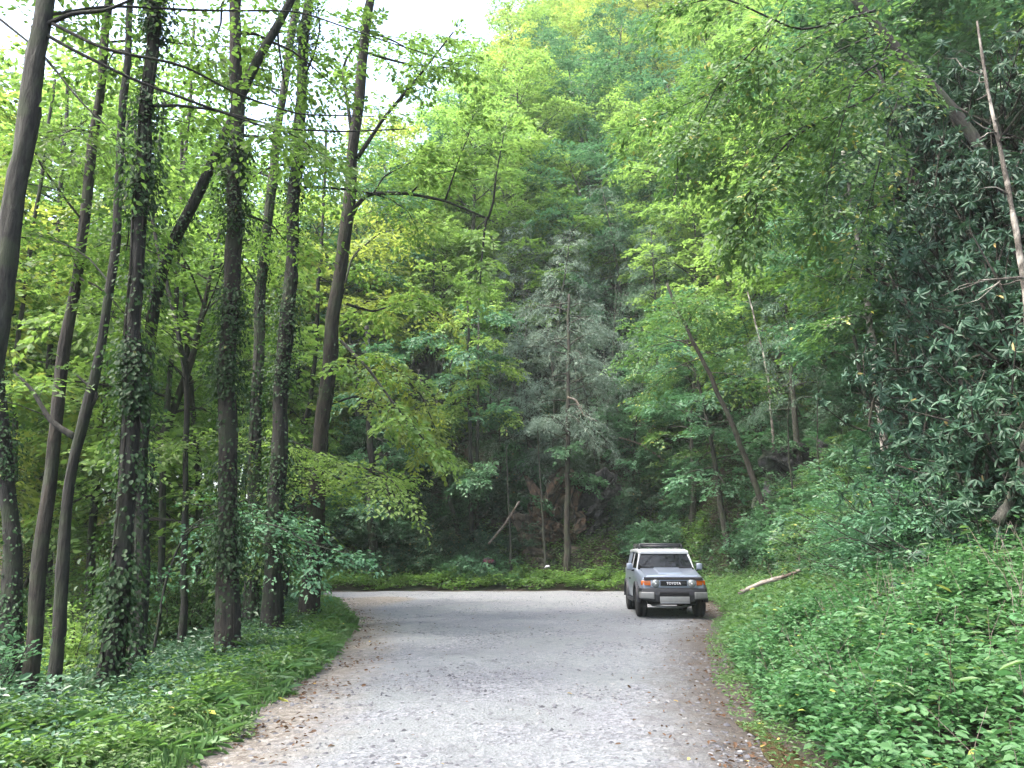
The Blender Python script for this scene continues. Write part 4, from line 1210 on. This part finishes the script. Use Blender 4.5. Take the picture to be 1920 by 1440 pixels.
rock_px('rock_outcrop', 'orange brown layered rock outcrop behind the straight hemlock trunk', 1042, 1000, -1.15, 110, 210, 3, 'rock_orange', strata=.55, tilt=.45, rough=1.3)
rock_px('rock_slab', 'black tilted rock slab right of the orange outcrop', 1122, 975, -1.1, 90, 190, 5, 'rock_dark', strata=.7, tilt=-.9, rough=1.2)
rock_px('mossy_rock', 'mossy dark boulder with a pale patch left of the orange outcrop', 1000, 1015, -.9, 60, 80, 7, 'rock_brown', strata=.4, rough=.8)
rock_px('rock_block', 'orange stained rock between the twin trunks and the outcrop', 912, 915, -.5, 70, 60, 8, 'rock_orange', strata=.4)
rock_px('rock_ledge', 'grey brown rock ledge at the foot of the outcrop', 1035, 1050, -.6, 100, 50, 9, 'rock_brown', strata=.4, tilt=.3, rough=.8)
rock_px('exposed_rock', 'purplish grey rock face behind the leaning trunk on the right slope', 1530, 900, -.15, 190, 140, 11, 'rock_purple', strata=.40, tilt=.7, rough=1.0)
rock_px('broken_rock', 'purplish broken rock at the right end of the rock face', 1610, 880, -.15, 100, 110, 12, 'rock_purple', strata=.40, tilt=.7, rough=1.0)
rock_px('tan_rock', 'tan earth covered rock low on the slope left of the rock face', 1420, 985, .1, 50, 55, 13, 'rock_brown', strata=.4)
gb = rock('graffiti_boulder', 'dark boulder with pink painted letters half hidden in the shrubs', tuple(pix(918, 1058, 37.5)), (.42, .36, .34), 14, M['rock_dark'], strata=.6, rough=.05)
tx = bpy.data.curves.new('painted_lettering', 'FONT')
tx.body, tx.size, tx.extrude, tx.align_x, tx.align_y, tx.shear, tx.offset = 'HAPP', .19, .004, 'CENTER', 'CENTER', .1, .012
to = bpy.data.objects.new('temporary', tx); COL.objects.link(to)
bpy.context.view_layer.update()
tme = bpy.data.meshes.new_from_object(to.evaluated_get(bpy.context.evaluated_depsgraph_get()))
bpy.data.objects.remove(to)
tme.transform(Matrix.Rotation(math.radians(90), 4, 'X'))
tme.materials.clear(); tme.materials.append(plain('pink_paint', (.15, .030, .060), .6) if 'plain' in globals() else None)
lt = link('lettering', tme, gb)
lt.location = (-.05, -.02 + min(v.co.y for v in gb.data.vertices if abs(v.co.x) < .3 and abs(v.co.z - .15) < .12), .14)
# pale litter and a flat stone
lit = Buf()
g_ = rng_(5)
lit.tube(np.array([(-.13, 0, .05), (-.06, .02, .10), (.04, 0, .12), (.12, .03, .06)]), [.03, .07, .055, .02], 9, g_, .3)
lo = link('plastic_bag', lit.mesh('plastic_bag', plain('white_plastic', (.30, .31, .33), .5)), None, label='crumpled white bag lying at the foot of the rock', category='litter')
lo.location = tuple(pix(1027, 1067, 36.6))

# a yellow lit sapling reaching past the arching tree, and a puddle in the ditch
sapling('sunlit yellow green sapling whose boughs hang right of the arching tree', 53, (575, 1145),
        [([(575, 1145), (590, 1000), (610, 850), (620, 700), (640, 560)], 19.5, 8, 6), ([(620, 700), (680, 660), (740, 690), (790, 740), (815, 800)], [19.5, 19.6, 19.8, 20, 20], 6, 16),
         ([(615, 760), (670, 740), (730, 770), (800, 850)], [19.5, 19.6, 19.6, 19.8], 5, 14), ([(630, 620), (690, 560), (760, 560), (830, 600)], [19.5, 20, 20.4, 21], 5, 14), ([(640, 560), (660, 480), (720, 430), (780, 440)], [19.5, 20, 20.5, 21], 5, 14)], 'leaf_yellow', .125)
def puddle():
    m, nt, bs, out = nmat('puddle_water')
    bs.inputs['Base Color'].default_value = (.040, .030, .018, 1)
    bs.inputs['Roughness'].default_value = .06
    y = np.linspace(5.0, 8.2, 30)
    c = np.interp(y, R_EDGE[:9, 1], R_EDGE[:9, 0]) - .16
    w = .10 * np.abs(np.sin(y * 2.1)) + .05
    V = np.vstack([np.stack([c - w, y, np.zeros(30)], -1), np.stack([c + w + .1, y, np.zeros(30)], -1)])
    V[:, 2] = float(np.min(road_h(c, y))) + .022
    i = np.arange(29)
    link('puddle', mesh_from('puddle', V, [np.stack([i, i + 1, i + 31, i + 30], -1)], mats=[m]), kind='structure', label='muddy water lying in the ditch below the leafy bank')
puddle()

def hill_area(g, n):
    y = g.uniform(20, 47, n)
    x = g.uniform(-16, 22, n)
    s = sdist(R_EDGE, x, y)
    k = (s > 2.0) & (s < 14) & (np.abs(x) < y * .75) & ~((x > .6) & (x < 5.0) & (y > 37.8) & (y < 40.2))
    return x[k], y[k]
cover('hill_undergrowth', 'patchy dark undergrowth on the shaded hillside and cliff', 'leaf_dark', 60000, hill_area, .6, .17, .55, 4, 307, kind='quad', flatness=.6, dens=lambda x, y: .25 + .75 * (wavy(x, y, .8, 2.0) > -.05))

for k in range(34):
    y = 8.5 + 20 * r_.random()
    x = float(np.interp(y, L_EDGE[:8, 1], L_EDGE[:8, 0])) - r_.uniform(2.6, 8.0 + .25 * y)
    if x < -y * .72:
        continue
    sc, lf = r_.uniform(.7, 1.35), r_.choice(['leaf_mid', 'leaf_dark', 'leaf_cool'] if y < 14 else ['leaf_mid', 'leaf_weed', 'leaf_bright'])  # darker leaf colours near the verge stand in for shade
    place_shrub('shrub', r_.randrange(2), 'woodland_shrub', size_word(sc, .9, 1.15) + {'leaf_mid': 'mid green', 'leaf_dark': 'dark', 'leaf_cool': 'cool green', 'leaf_weed': 'fresh green', 'leaf_bright': 'bright green'}[lf] + ' woodland shrub ' + ('near the verge ' if y < 15 else 'farther back ') + column(x, y, LCOL), 'shrub', x, y, sc, leaf=lf, group='shrubs among the left trunks', rng=r_)
cover('tall_weeds', 'taller long leaved weeds scattered through the right bank', 'leaf_weed', 300, right_bank(.2, 6.5, 3.5, 14), .75, .15, .28, 7, 310, kind='long', flatness=.5)
cover('broad_weeds', 'large heart shaped leaves scattered through the right bank', 'leaf_bank', 200, right_bank(.3, 6.5, 3.5, 14), .66, .12, .8, 4, 311, flatness=.4)
cover('edge_weeds', 'thin trailing weeds at the foot of the right bank', 'leaf_weed', 1100, right_bank(-.3, .4, 4.5, 20), .18, .05, .45, 6, 312, flatness=.5)
def stems():
    g = rng_(313)
    x, y = right_bank(.2, 6.5, 3.5, 12)(g, 900)
    b = Buf()
    for i in range(len(x)):
        h = g.uniform(.35, .8)
        d = g.normal(0, .25, 2)
        z = gz(x[i], y[i])
        b.tube(np.array([(x[i], y[i], z), (x[i] + d[0] * h * .4, y[i] + d[1] * h * .4, z + h * .6), (x[i] + d[0] * h, y[i] + d[1] * h, z + h)]), [.004, .003, .002], 3, cap=False)
    link('weed_stems', b.mesh('weed_stems', M['dead_wood']), kind='stuff', label='thin dry stems among the plants of the right bank')
stems()

cover('verge_herbs', 'taller rough herbs in clumps along the left verge', 'leaf_mid', 4200, left_verge(.25, 1.7, 4.0, 31), .36, .070, .45, 10, 320, flatness=.55, dens=lambda x, y: .9 * (wavy(x, y, 2.2, 8.0) > .12) + .05)
cover('verge_blades', 'long arching grass blades along the left verge', 'leaf_weed', 3600, left_verge(.1, 2.0, 4.0, 31), .22, .26, .07, 7, 321, kind='long', flatness=.6, dens=lambda x, y: .9 * (wavy(x, y, 2.6, 3.0) > .05) + .05)
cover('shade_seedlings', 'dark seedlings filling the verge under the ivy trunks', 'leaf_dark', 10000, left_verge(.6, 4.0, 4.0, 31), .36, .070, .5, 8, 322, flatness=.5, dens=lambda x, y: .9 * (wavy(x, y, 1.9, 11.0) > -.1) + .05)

for k in range(60):
    px = r_.uniform(600, 1340)
    dep = r_.uniform(37.3, 39.6)
    if 975 < px < 1160:
        continue
    x, y = at_px(px, dep)
    sc, lf = r_.uniform(.35, .8), r_.choice(['leaf_dark', 'leaf_rhodo', 'leaf_dark', 'leaf_cool'])
    place_shrub('fshrub', r_.randrange(2), 'cliff_foot_shrub', size_word(sc, .48, .68) + {'leaf_dark': 'dark', 'leaf_rhodo': 'bluish dark', 'leaf_cool': 'cool green'}[lf] + ' shrub at the cliff foot ' + column(x, y, CCOL), 'shrub', x, y, sc, leaf=lf, group='dark shrubs at the cliff foot', rng=r_)

r2 = random.Random(21)
for px, dep, sc, lab in [(-20, 34, 1.55, 'tall spreading tree above the left edge beyond the knotted trunk'), (90, 31, 1.45, 'tall spreading tree beyond the slim brown trunk'), (160, 37, 1.6, 'tall spreading tree filling the sky left of the ivy trunk'), (250, 42, 1.7, 'tall far tree behind the top of the ivy trunk'),
                         (350, 46, 1.6, 'tall far tree between the ivy trunk and the straight trunk'), (505, 50, 1.5, 'tall far tree behind the ivy covered twin')]:
    x, y = at_px(px, dep)
    place_tree('broad', r2.randrange(4), 'forest_tree', lab, 'tree', x, y, sc, leaf='leaf_bright', bark='bark_dark', group='trees of the left woods', rng=r2)
# ------------------------------------------------------------------ the parked car (front looks towards -Y)
def glass_mat():
    m, nt, bs, out = nmat('car_glass')
    tr = N(nt, 'ShaderNodeBsdfTransparent'); tr.inputs[0].default_value = (.25, .32, .30, 1)
    gl = N(nt, 'ShaderNodeBsdfGlossy'); gl.inputs['Roughness'].default_value = .03
    lw = N(nt, 'ShaderNodeFresnel', i_IOR=1.38)
    mx = N(nt, 'ShaderNodeMixShader')
    nt.links.new(lw.outputs[0], mx.inputs[0]); nt.links.new(tr.outputs[0], mx.inputs[1]); nt.links.new(gl.outputs[0], mx.inputs[2])
    nt.links.new(mx.outputs[0], out.inputs[0])
    return m
CM = dict(paint=plain('silver_paint', (.205, .240, .295), .35, .35, .5, .02, .5, 3), white=plain('white_paint', (.40, .42, .44), .35, 0, .5, .02, .4, 3), black=plain('black_plastic', (.014, .0145, .018), .55, 0, .4, .1),
          gap=plain('dark_gap', (.008, .008, .009), .8, 0, .2, .1), tyre=plain('tyre_rubber', (.013, .013, .014), .85, 0, .2, .15, 0, 40), rim=plain('wheel_metal', (.25, .26, .27), .35, .8), silver=plain('bumper_silver', (.135, .14, .138), .4, .2, .5, .05),
          amber=plain('amber_lens', (.42, .09, .008), .25, 0, .6, .05), lens=plain('lamp_lens', (.22, .24, .24), .08, .35, .8, .15, 0, 30), bezel=plain('lamp_bezel', (.26, .27, .28), .25, .5), seat=plain('seat_cloth', (.07, .075, .08), .9),
          letter=plain('letter_white', (.55, .56, .57), .4), rack=plain('rack_metal', (.035, .037, .042), .45, .3), glass=glass_mat(), paper=plain('paper_tag', (.4, .42, .38), .7), mirror=plain('mirror_glass', (.6, .62, .65), .06, .9))

def poly(name, verts, faces, mat, parent, bevel=0.0, seg=2, smooth=True, **props):
    bm = bmesh.new()
    vs = [bm.verts.new(v) for v in verts]
    for f in faces:
        bm.faces.new([vs[i] for i in f])
    bmesh.ops.recalc_face_normals(bm, faces=bm.faces)
    if bevel:
        bmesh.ops.bevel(bm, geom=list(bm.edges), offset=bevel, segments=seg, profile=.7, affect='EDGES', clamp_overlap=True)
    me = bpy.data.meshes.new(name)
    bm.to_mesh(me); bm.free()
    for p in me.polygons:
        p.use_smooth = smooth and bool(bevel)
    me.materials.append(mat)
    return link(name, me, parent, **props)

BOXF = [(0, 1, 2, 3), (7, 6, 5, 4), (0, 4, 5, 1), (1, 5, 6, 2), (2, 6, 7, 3), (3, 7, 4, 0)]
def box(name, x0, x1, y0, y1, z0, z1, mat, parent, bevel=.012, top=None, **props):
    """box; top=(x0,x1,y0,y1) gives a different upper rectangle"""
    t = top or (x0, x1, y0, y1)
    v = [(x0, y0, z0), (x1, y0, z0), (x1, y1, z0), (x0, y1, z0), (t[0], t[2], z1), (t[1], t[2], z1), (t[1], t[3], z1), (t[0], t[3], z1)]
    return poly(name, v, BOXF, mat, parent, bevel, **props)

def loft(name, secs, mat, parent, cap=True, **props):
    """closed cross sections (same point count) joined one after another"""
    k = len(secs[0])
    V = [p for s in secs for p in s]
    F = [(i * k + j, i * k + (j + 1) % k, (i + 1) * k + (j + 1) % k, (i + 1) * k + j) for i in range(len(secs) - 1) for j in range(k)]
    if cap:
        F += [tuple(range(k))[::-1], tuple((len(secs) - 1) * k + j for j in range(k))]
    return poly(name, V, F, mat, parent, **props)

def lathe(name, prof, mat, parent, axis='x', n=28, loc=(0, 0, 0), smooth=True, **props):
    """prof: (distance along axis, radius)"""
    V, F = [], []
    for a_, r in prof:
        for j in range(n):
            t = j / n * 2 * math.pi
            c, s = r * math.cos(t), r * math.sin(t)
            V.append((a_ + loc[0], c + loc[1], s + loc[2]) if axis == 'x' else (c + loc[0], a_ + loc[1], s + loc[2]))
    k = len(prof)
    for i in range(k - 1):
        for j in range(n):
            F.append((i * n + j, i * n + (j + 1) % n, (i + 1) * n + (j + 1) % n, (i + 1) * n + j))
    F += [tuple(range(n))[::-1], tuple((k - 1) * n + j for j in range(n))]
    o = poly(name, V, F, mat, parent, **props)
    if smooth:
        for p in o.data.polygons[:-2]:
            p.use_smooth = True
    return o

def tubes(name, paths, r, mat, parent, sides=8, **props):
    b = Buf()
    for P in paths:
        b.tube(np.array(P, float), r, sides)
    return link(name, b.mesh(name, mat), parent, **props)

car_y = 20.6 + 1.42
car = thing('parked_car', 'silver boxy off-road car with white roof and black roof rack, parked on the gravel', 'car', (4.15, car_y, .035), math.radians(-3.0))
car.scale = (.92, .97, .97)
FA, RA, WR = -1.42, 1.27, .395
# body: cross sections along the car, lower body only
def sec(y, zt, zs, hw, zb, tw):
    return [(-hw, y, zb), (-hw - .02, y, (zb + zs) / 2), (-hw, y, zs), (-tw - .03, y, zt - .025), (-tw + .06, y, zt), (tw - .06, y, zt), (tw + .03, y, zt - .025), (hw, y, zs), (hw + .02, y, (zb + zs) / 2), (hw, y, zb)]
secs = [sec(-2.20, 1.00, .92, .80, .74, .76), sec(-2.12, 1.055, .96, .86, .70, .79), sec(-1.5, 1.145, 1.0, .885, .68, .80), sec(-.95, 1.225, 1.03, .895, .50, .83), sec(-.6, 1.25, 1.05, .90, .46, .86), sec(.7, 1.25, 1.06, .905, .46, .865), sec(1.4, 1.25, 1.06, .90, .60, .865), sec(2.1, 1.25, 1.05, .87, .56, .84), sec(2.2, 1.20, 1.02, .84, .60, .82)]
body = loft('body', secs, CM['paint'], car, bevel=.03)
poly('hood', [(-.72, -2.14, 1.02), (.72, -2.14, 1.02), (.76, -.97, 1.18), (-.76, -.97, 1.18), (-.70, -2.12, 1.085), (.70, -2.12, 1.085), (.74, -.98, 1.252), (-.74, -.98, 1.252)], BOXF, CM['paint'], car, .018)
poly('hood_scoop', [(-.36, -1.95, 1.09), (.36, -1.95, 1.09), (.40, -1.0, 1.22), (-.40, -1.0, 1.22), (-.31, -1.85, 1.150), (.31, -1.85, 1.150), (.35, -1.02, 1.275), (-.35, -1.02, 1.275)], BOXF, CM['paint'], car, .015)
box('hood_deflector', -.80, .80, -2.285, -2.16, .985, 1.045, CM['gap'], car, .012, top=(-.78, .78, -2.25, -2.13))
# front panel, grille, lamps
box('front_panel', -.62, .62, -2.262, -2.16, .775, .985, CM['paint'], car, .02)
g1 = box('grille', -.36, .36, -2.276, -2.25, .825, .955, CM['gap'], car, .012)
for k in range(3):
    box('grille_bar', -.34, .34, -2.281, -2.272, .838 + k * .042, .846 + k * .042, CM['black'], g1, 0)
tx = bpy.data.curves.new('grille_lettering', 'FONT')
tx.body, tx.size, tx.extrude, tx.align_x, tx.align_y, tx.space_character, tx.offset = 'TOYOTA', .088, .004, 'CENTER', 'CENTER', 1.08, .0022
to = bpy.data.objects.new('temporary', tx); COL.objects.link(to)
bpy.context.view_layer.update()
tme = bpy.data.meshes.new_from_object(to.evaluated_get(bpy.context.evaluated_depsgraph_get()))
bpy.data.objects.remove(to)
tme.transform(Matrix.Translation((0, -2.286, .890)) @ Matrix.Rotation(math.radians(90), 4, 'X'))
tme.materials.clear(); tme.materials.append(CM['letter'])
link('lettering', tme, g1)
for sx in (-1, 1):
    hl = lathe('headlight', [(-2.28, .100), (-2.262, .112), (-2.20, .112)], CM['bezel'], car, 'y', 28, (sx * .485, 0, .893))
    lathe('lens', [(-2.305, .025), (-2.300, .06), (-2.287, .088), (-2.281, .093)], CM['lens'], hl, 'y', 24, (sx * .485, 0, .893))
    lathe('bulb', [(-2.309, .012), (-2.304, .022)], CM['letter'], hl, 'y', 12, (sx * .485, 0, .888))
    xa, xb = sorted((sx * .615, sx * .855))
    ta = (xa, xb, -2.235 if sx > 0 else -2.175, -2.10) if False else None
    v0, v1 = (-2.255, -2.175)
    xs_ = (sx * .61, sx * .865)
    poly('indicator', [(xs_[0], v0, .835), (xs_[1], v1, .845), (xs_[1], v1 + .1, .845), (xs_[0], v0 + .1, .835), (xs_[0], v0, .965), (xs_[1], v1, .955), (xs_[1], v1 + .1, .955), (xs_[0], v0 + .1, .965)], BOXF, CM['amber'], car, .012)
    # bumper corner pieces, flares, mirrors
bp_ = loft('front_bumper', [[(x, y0, .43 + dz), (x, y0 - .03, .60), (x, y0 - .01, .765), (x, y0 + .30, .775), (x, y0 + .30, .43 + dz)] for x, y0, dz in ((-.93, -2.05, .10), (-.86, -2.22, .06), (-.5, -2.31, 0), (0, -2.33, 0), (.5, -2.31, 0), (.86, -2.22, .06), (.93, -2.05, .10))], CM['black'], car, bevel=.012)
box('air_intake', -.39, .39, -2.368, -2.33, .595, .675, CM['gap'], bp_, .008)
box('bumper_plate', -.395, .395, -2.385, -2.33, .420, .565, CM['silver'], bp_, .012, top=(-.395, .395, -2.375, -2.33))
box('plate_lip', -.395, .395, -2.39, -2.35, .40, .418, CM['rim'], bp_, .006)
for sx in (-1, 1):
    poly('bumper_cap', [(sx * .54, -2.375, .50), (sx * .90, -2.255, .52), (sx * .93, -2.10, .52), (sx * .54, -2.25, .50), (sx * .54, -2.375, .675), (sx * .90, -2.255, .675), (sx * .93, -2.10, .675), (sx * .54, -2.25, .675)], BOXF, CM['silver'], bp_, .02)
# wheels
for sx in (-1, 1):
    for wy in (FA, RA):
        w = thing('wheel', '', '', (sx * .80, wy, WR)); w.parent = car
        for kk in ('label', 'category'):
            del w[kk]
        ty = lathe('tyre', [(-.135, .27), (-.135, .34), (-.115, .378), (-.09, .393), (-.03, .395), (-.028, .385), (.028, .385), (.03, .395), (.09, .393), (.115, .378), (.135, .34), (.135, .27)], CM['tyre'], w, 'x', 48)
        rm = lathe('rim', [(-.10, .20), (.105 * 1.0, .20), (.125, .265), (.128, .24), (.10, .10), (.12, .05)] if sx > 0 else [(-.12, .05), (-.10, .10), (-.128, .24), (-.125, .265), (-.105, .20), (.10, .20)], CM['rim'], w, 'x', 30)
        for q in range(36):
            pass
        # flare: an arch above the wheel
        arc = []
        for dx0, dx1 in ((.86, .972),):
            pts = [(wy + .52 * math.cos(a), WR + .05 + .49 * math.sin(a)) for a in np.linspace(math.radians(-4), math.radians(184), 18)]
            pti = [(wy + .41 * math.cos(a), WR + .05 + .385 * math.sin(a)) for a in np.linspace(math.radians(-4), math.radians(184), 18)]
            ss = [[(sx * dx0, p[0], p[1]), (sx * dx1, p[0], p[1] - .015), (sx * dx1, q_[0], q_[1]), (sx * dx0, q_[0], q_[1])] for p, q_ in zip(pts, pti)]
            loft('fender_flare', ss, CM['black'], car, bevel=.012)
        box('wheel_well', min(sx * .50, sx * .905), max(sx * .50, sx * .905), wy - .38, wy + .38, .42, .80, CM['gap'], car, 0)
    box('side_step', min(sx * .86, sx * .97), max(sx * .86, sx * .97), -.85, .75, .36, .43, CM['black'], car, .015)
    # doors
    dr = box('door', sx * .905 if sx < 0 else sx * .897, sx * .897 if sx < 0 else sx * .905, -.72, .42, .52, 1.05, CM['paint'], car, .004)
    box('door_handle', min(sx * .905, sx * .935), max(sx * .905, sx * .935), .18, .36, .93, .98, CM['black'], dr, .01)
    mr = box('mirror', min(sx * .93, sx * 1.10), max(sx * .93, sx * 1.10), -.74, -.60, 1.20, 1.38, CM['paint'], car, .035)
    box('mirror_face', min(sx * .95, sx * 1.08), max(sx * .95, sx * 1.08), -.601, -.594, 1.21, 1.37, CM['mirror'], mr, .003)
    box('mirror_arm', min(sx * .86, sx * .96), max(sx * .86, sx * .96), -.72, -.64, 1.17, 1.215, CM['black'], mr, .01)
    # pillars and side glass
    bx, tx_ = sx * .845, sx * .715
    def pillar(y0b, y1b, y0t, y1t, mat='white'):
        d = -sx * .06
        poly('pillar', [(bx, y0b, 1.19), (bx + d, y0b + .02, 1.19), (bx + d, y1b, 1.19), (bx, y1b, 1.19), (tx_, y0t, 1.70), (tx_ + d, y0t + .02, 1.70), (tx_ + d, y1t, 1.70), (tx_, y1t, 1.70)], BOXF, CM[mat], car, .012)
    pillar(-.90, -.80, -.60, -.50)
    pillar(.36, .50, .36, .48)
    pillar(1.05, 1.95, 1.0, 1.85, 'paint')
    for ya, yb, yc, yd in ((-.79, .36, -.49, .36), (.50, 1.06, .48, 1.0)):
        q = sx * .012
        poly('side_window', [(bx - q, ya, 1.20), (bx - 2 * q, ya, 1.20), (bx - 2 * q, yb, 1.20), (bx - q, yb, 1.20), (tx_ - q, yc, 1.70), (tx_ - 2 * q, yc, 1.70), (tx_ - 2 * q, yd, 1.70), (tx_ - q, yd, 1.70)], BOXF, CM['glass'], car, 0)
    box('seat', sx * .38 - .25, sx * .38 + .25, -.05, .45, .75, .95, CM['seat'], car, .05)
    sb = box('seat_back', sx * .38 - .24, sx * .38 + .24, .38, .50, .95, 1.38, CM['seat'], car, .05, top=(sx * .38 - .20, sx * .38 + .20, .46, .56))
    box('headrest', sx * .38 - .13, sx * .38 + .13, .46, .56, 1.40, 1.56, CM['seat'], sb, .04)
    # wind-screen surround corners
wsb, wst = (-.87, 1.25), (-.585, 1.685)
poly('windshield', [(-.80, wsb[0], wsb[1]), (.80, wsb[0], wsb[1]), (.80, wsb[0] + .01, wsb[1]), (-.80, wsb[0] + .01, wsb[1]), (-.685, wst[0], wst[1]), (.685, wst[0], wst[1]), (.685, wst[0] + .01, wst[1]), (-.685, wst[0] + .01, wst[1])], BOXF, CM['glass'], car, 0)
box('cowl', -.80, .80, -.99, -.86, 1.22, 1.262, CM['gap'], car, .01)
for x in (-.52, -.02, .48):
    tubes('wiper', [[(x - .25, -.905, 1.268), (x, -.895, 1.278), (x + .22, -.89, 1.288)], [(x, -.94, 1.24), (x, -.895, 1.278)]], .011, CM['gap'], car, 6)
rf = loft('roof', [[(-w, y, z), (-w, y, z + h * .6), (-w + .10, y, z + h), (w - .10, y, z + h), (w, y, z + h * .6), (w, y, z)] for y, w, z, h in ((-.655, .715, 1.632, .085), (-.56, .74, 1.64, .125), (.6, .76, 1.70, .09), (1.6, .75, 1.695, .09), (1.92, .71, 1.68, .075))], CM['white'], car, bevel=.012)
box('rear_panel', -.80, .80, 1.86, 2.0, 1.20, 1.68, CM['paint'], car, .02, top=(-.68, .68, 1.80, 1.90))
box('dashboard', -.76, .76, -.86, -.50, 1.02, 1.19, CM['black'], car, .03)
tubes('steering_wheel', [[(.38 + .19 * math.cos(a), -.36 + .05 * math.sin(a), 1.16 + .17 * math.sin(a)) for a in np.linspace(0, 6.2832, 21)], [(.20, -.36, 1.16), (.56, -.36, 1.16)]], .016, CM['gap'], car, 6)
box('cabin_mirror', -.13, .11, -.56, -.53, 1.56, 1.62, CM['gap'], car, .01)
box('paper_tag', -.075, .005, -.585, -.575, 1.44, 1.56, CM['paper'], car, 0)
box('underbody', -.62, .62, -1.95, 1.9, .34, .62, CM['gap'], car, .03)
tubes('skid_bar', [[(-.55, -1.75, .33), (-.25, -1.85, .28), (.25, -1.85, .28), (.55, -1.75, .33)], [(-.62, -1.42, .36), (.62, -1.42, .36)]], .03, CM['rim'], car)
# roof rack
zr = 1.91
rk = tubes('roof_rack', [[(-.62, 1.55, zr), (-.62, .02, zr), (-.56, -.10, zr), (.56, -.10, zr), (.62, .02, zr), (.62, 1.55, zr), (-.62, 1.55, zr)], [(-.60, 0, zr - .055), (.60, 0, zr - .055)], [(-.60, .5, zr - .055), (.60, .5, zr - .055)], [(-.60, 1.0, zr - .055), (.60, 1.0, zr - .055)],
                         [(-.62, 0, zr - .06), (-.62, 1.55, zr - .06)], [(.62, 0, zr - .06), (.62, 1.55, zr - .06)]], .026, CM['rack'], car)
for sx in (-1, 1):
    for y in (-.04, .72, 1.45):
        tubes('rack_foot', [[(sx * .62, y, zr), (sx * .63, y, 1.83), (sx * .64, y, 1.765)]], .028, CM['rack'], rk)

# ------------------------------------------------------------------ the pale humid air of the valley
def haze():
    bm = bmesh.new()
    bmesh.ops.create_cube(bm, size=1.0)
    for v in bm.verts:
        v.co = Vector((v.co.x * 900, v.co.y * 560 + 200, v.co.z * 130 + 48))
    me = bpy.data.meshes.new('haze'); bm.to_mesh(me); bm.free()
    m, nt, bs, out = nmat('haze')
    nt.nodes.remove(bs)
    pv = N(nt, 'ShaderNodeVolumePrincipled')
    pv.inputs['Color'].default_value = (.82, .95, .88, 1)
    pv.inputs['Density'].default_value = HAZE
    nt.links.new(pv.outputs[0], out.inputs['Volume'])
    me.materials.append(m)
    link('haze', me, kind='stuff', label='pale humid air lying over the valley')
HAZE = .0004
haze()
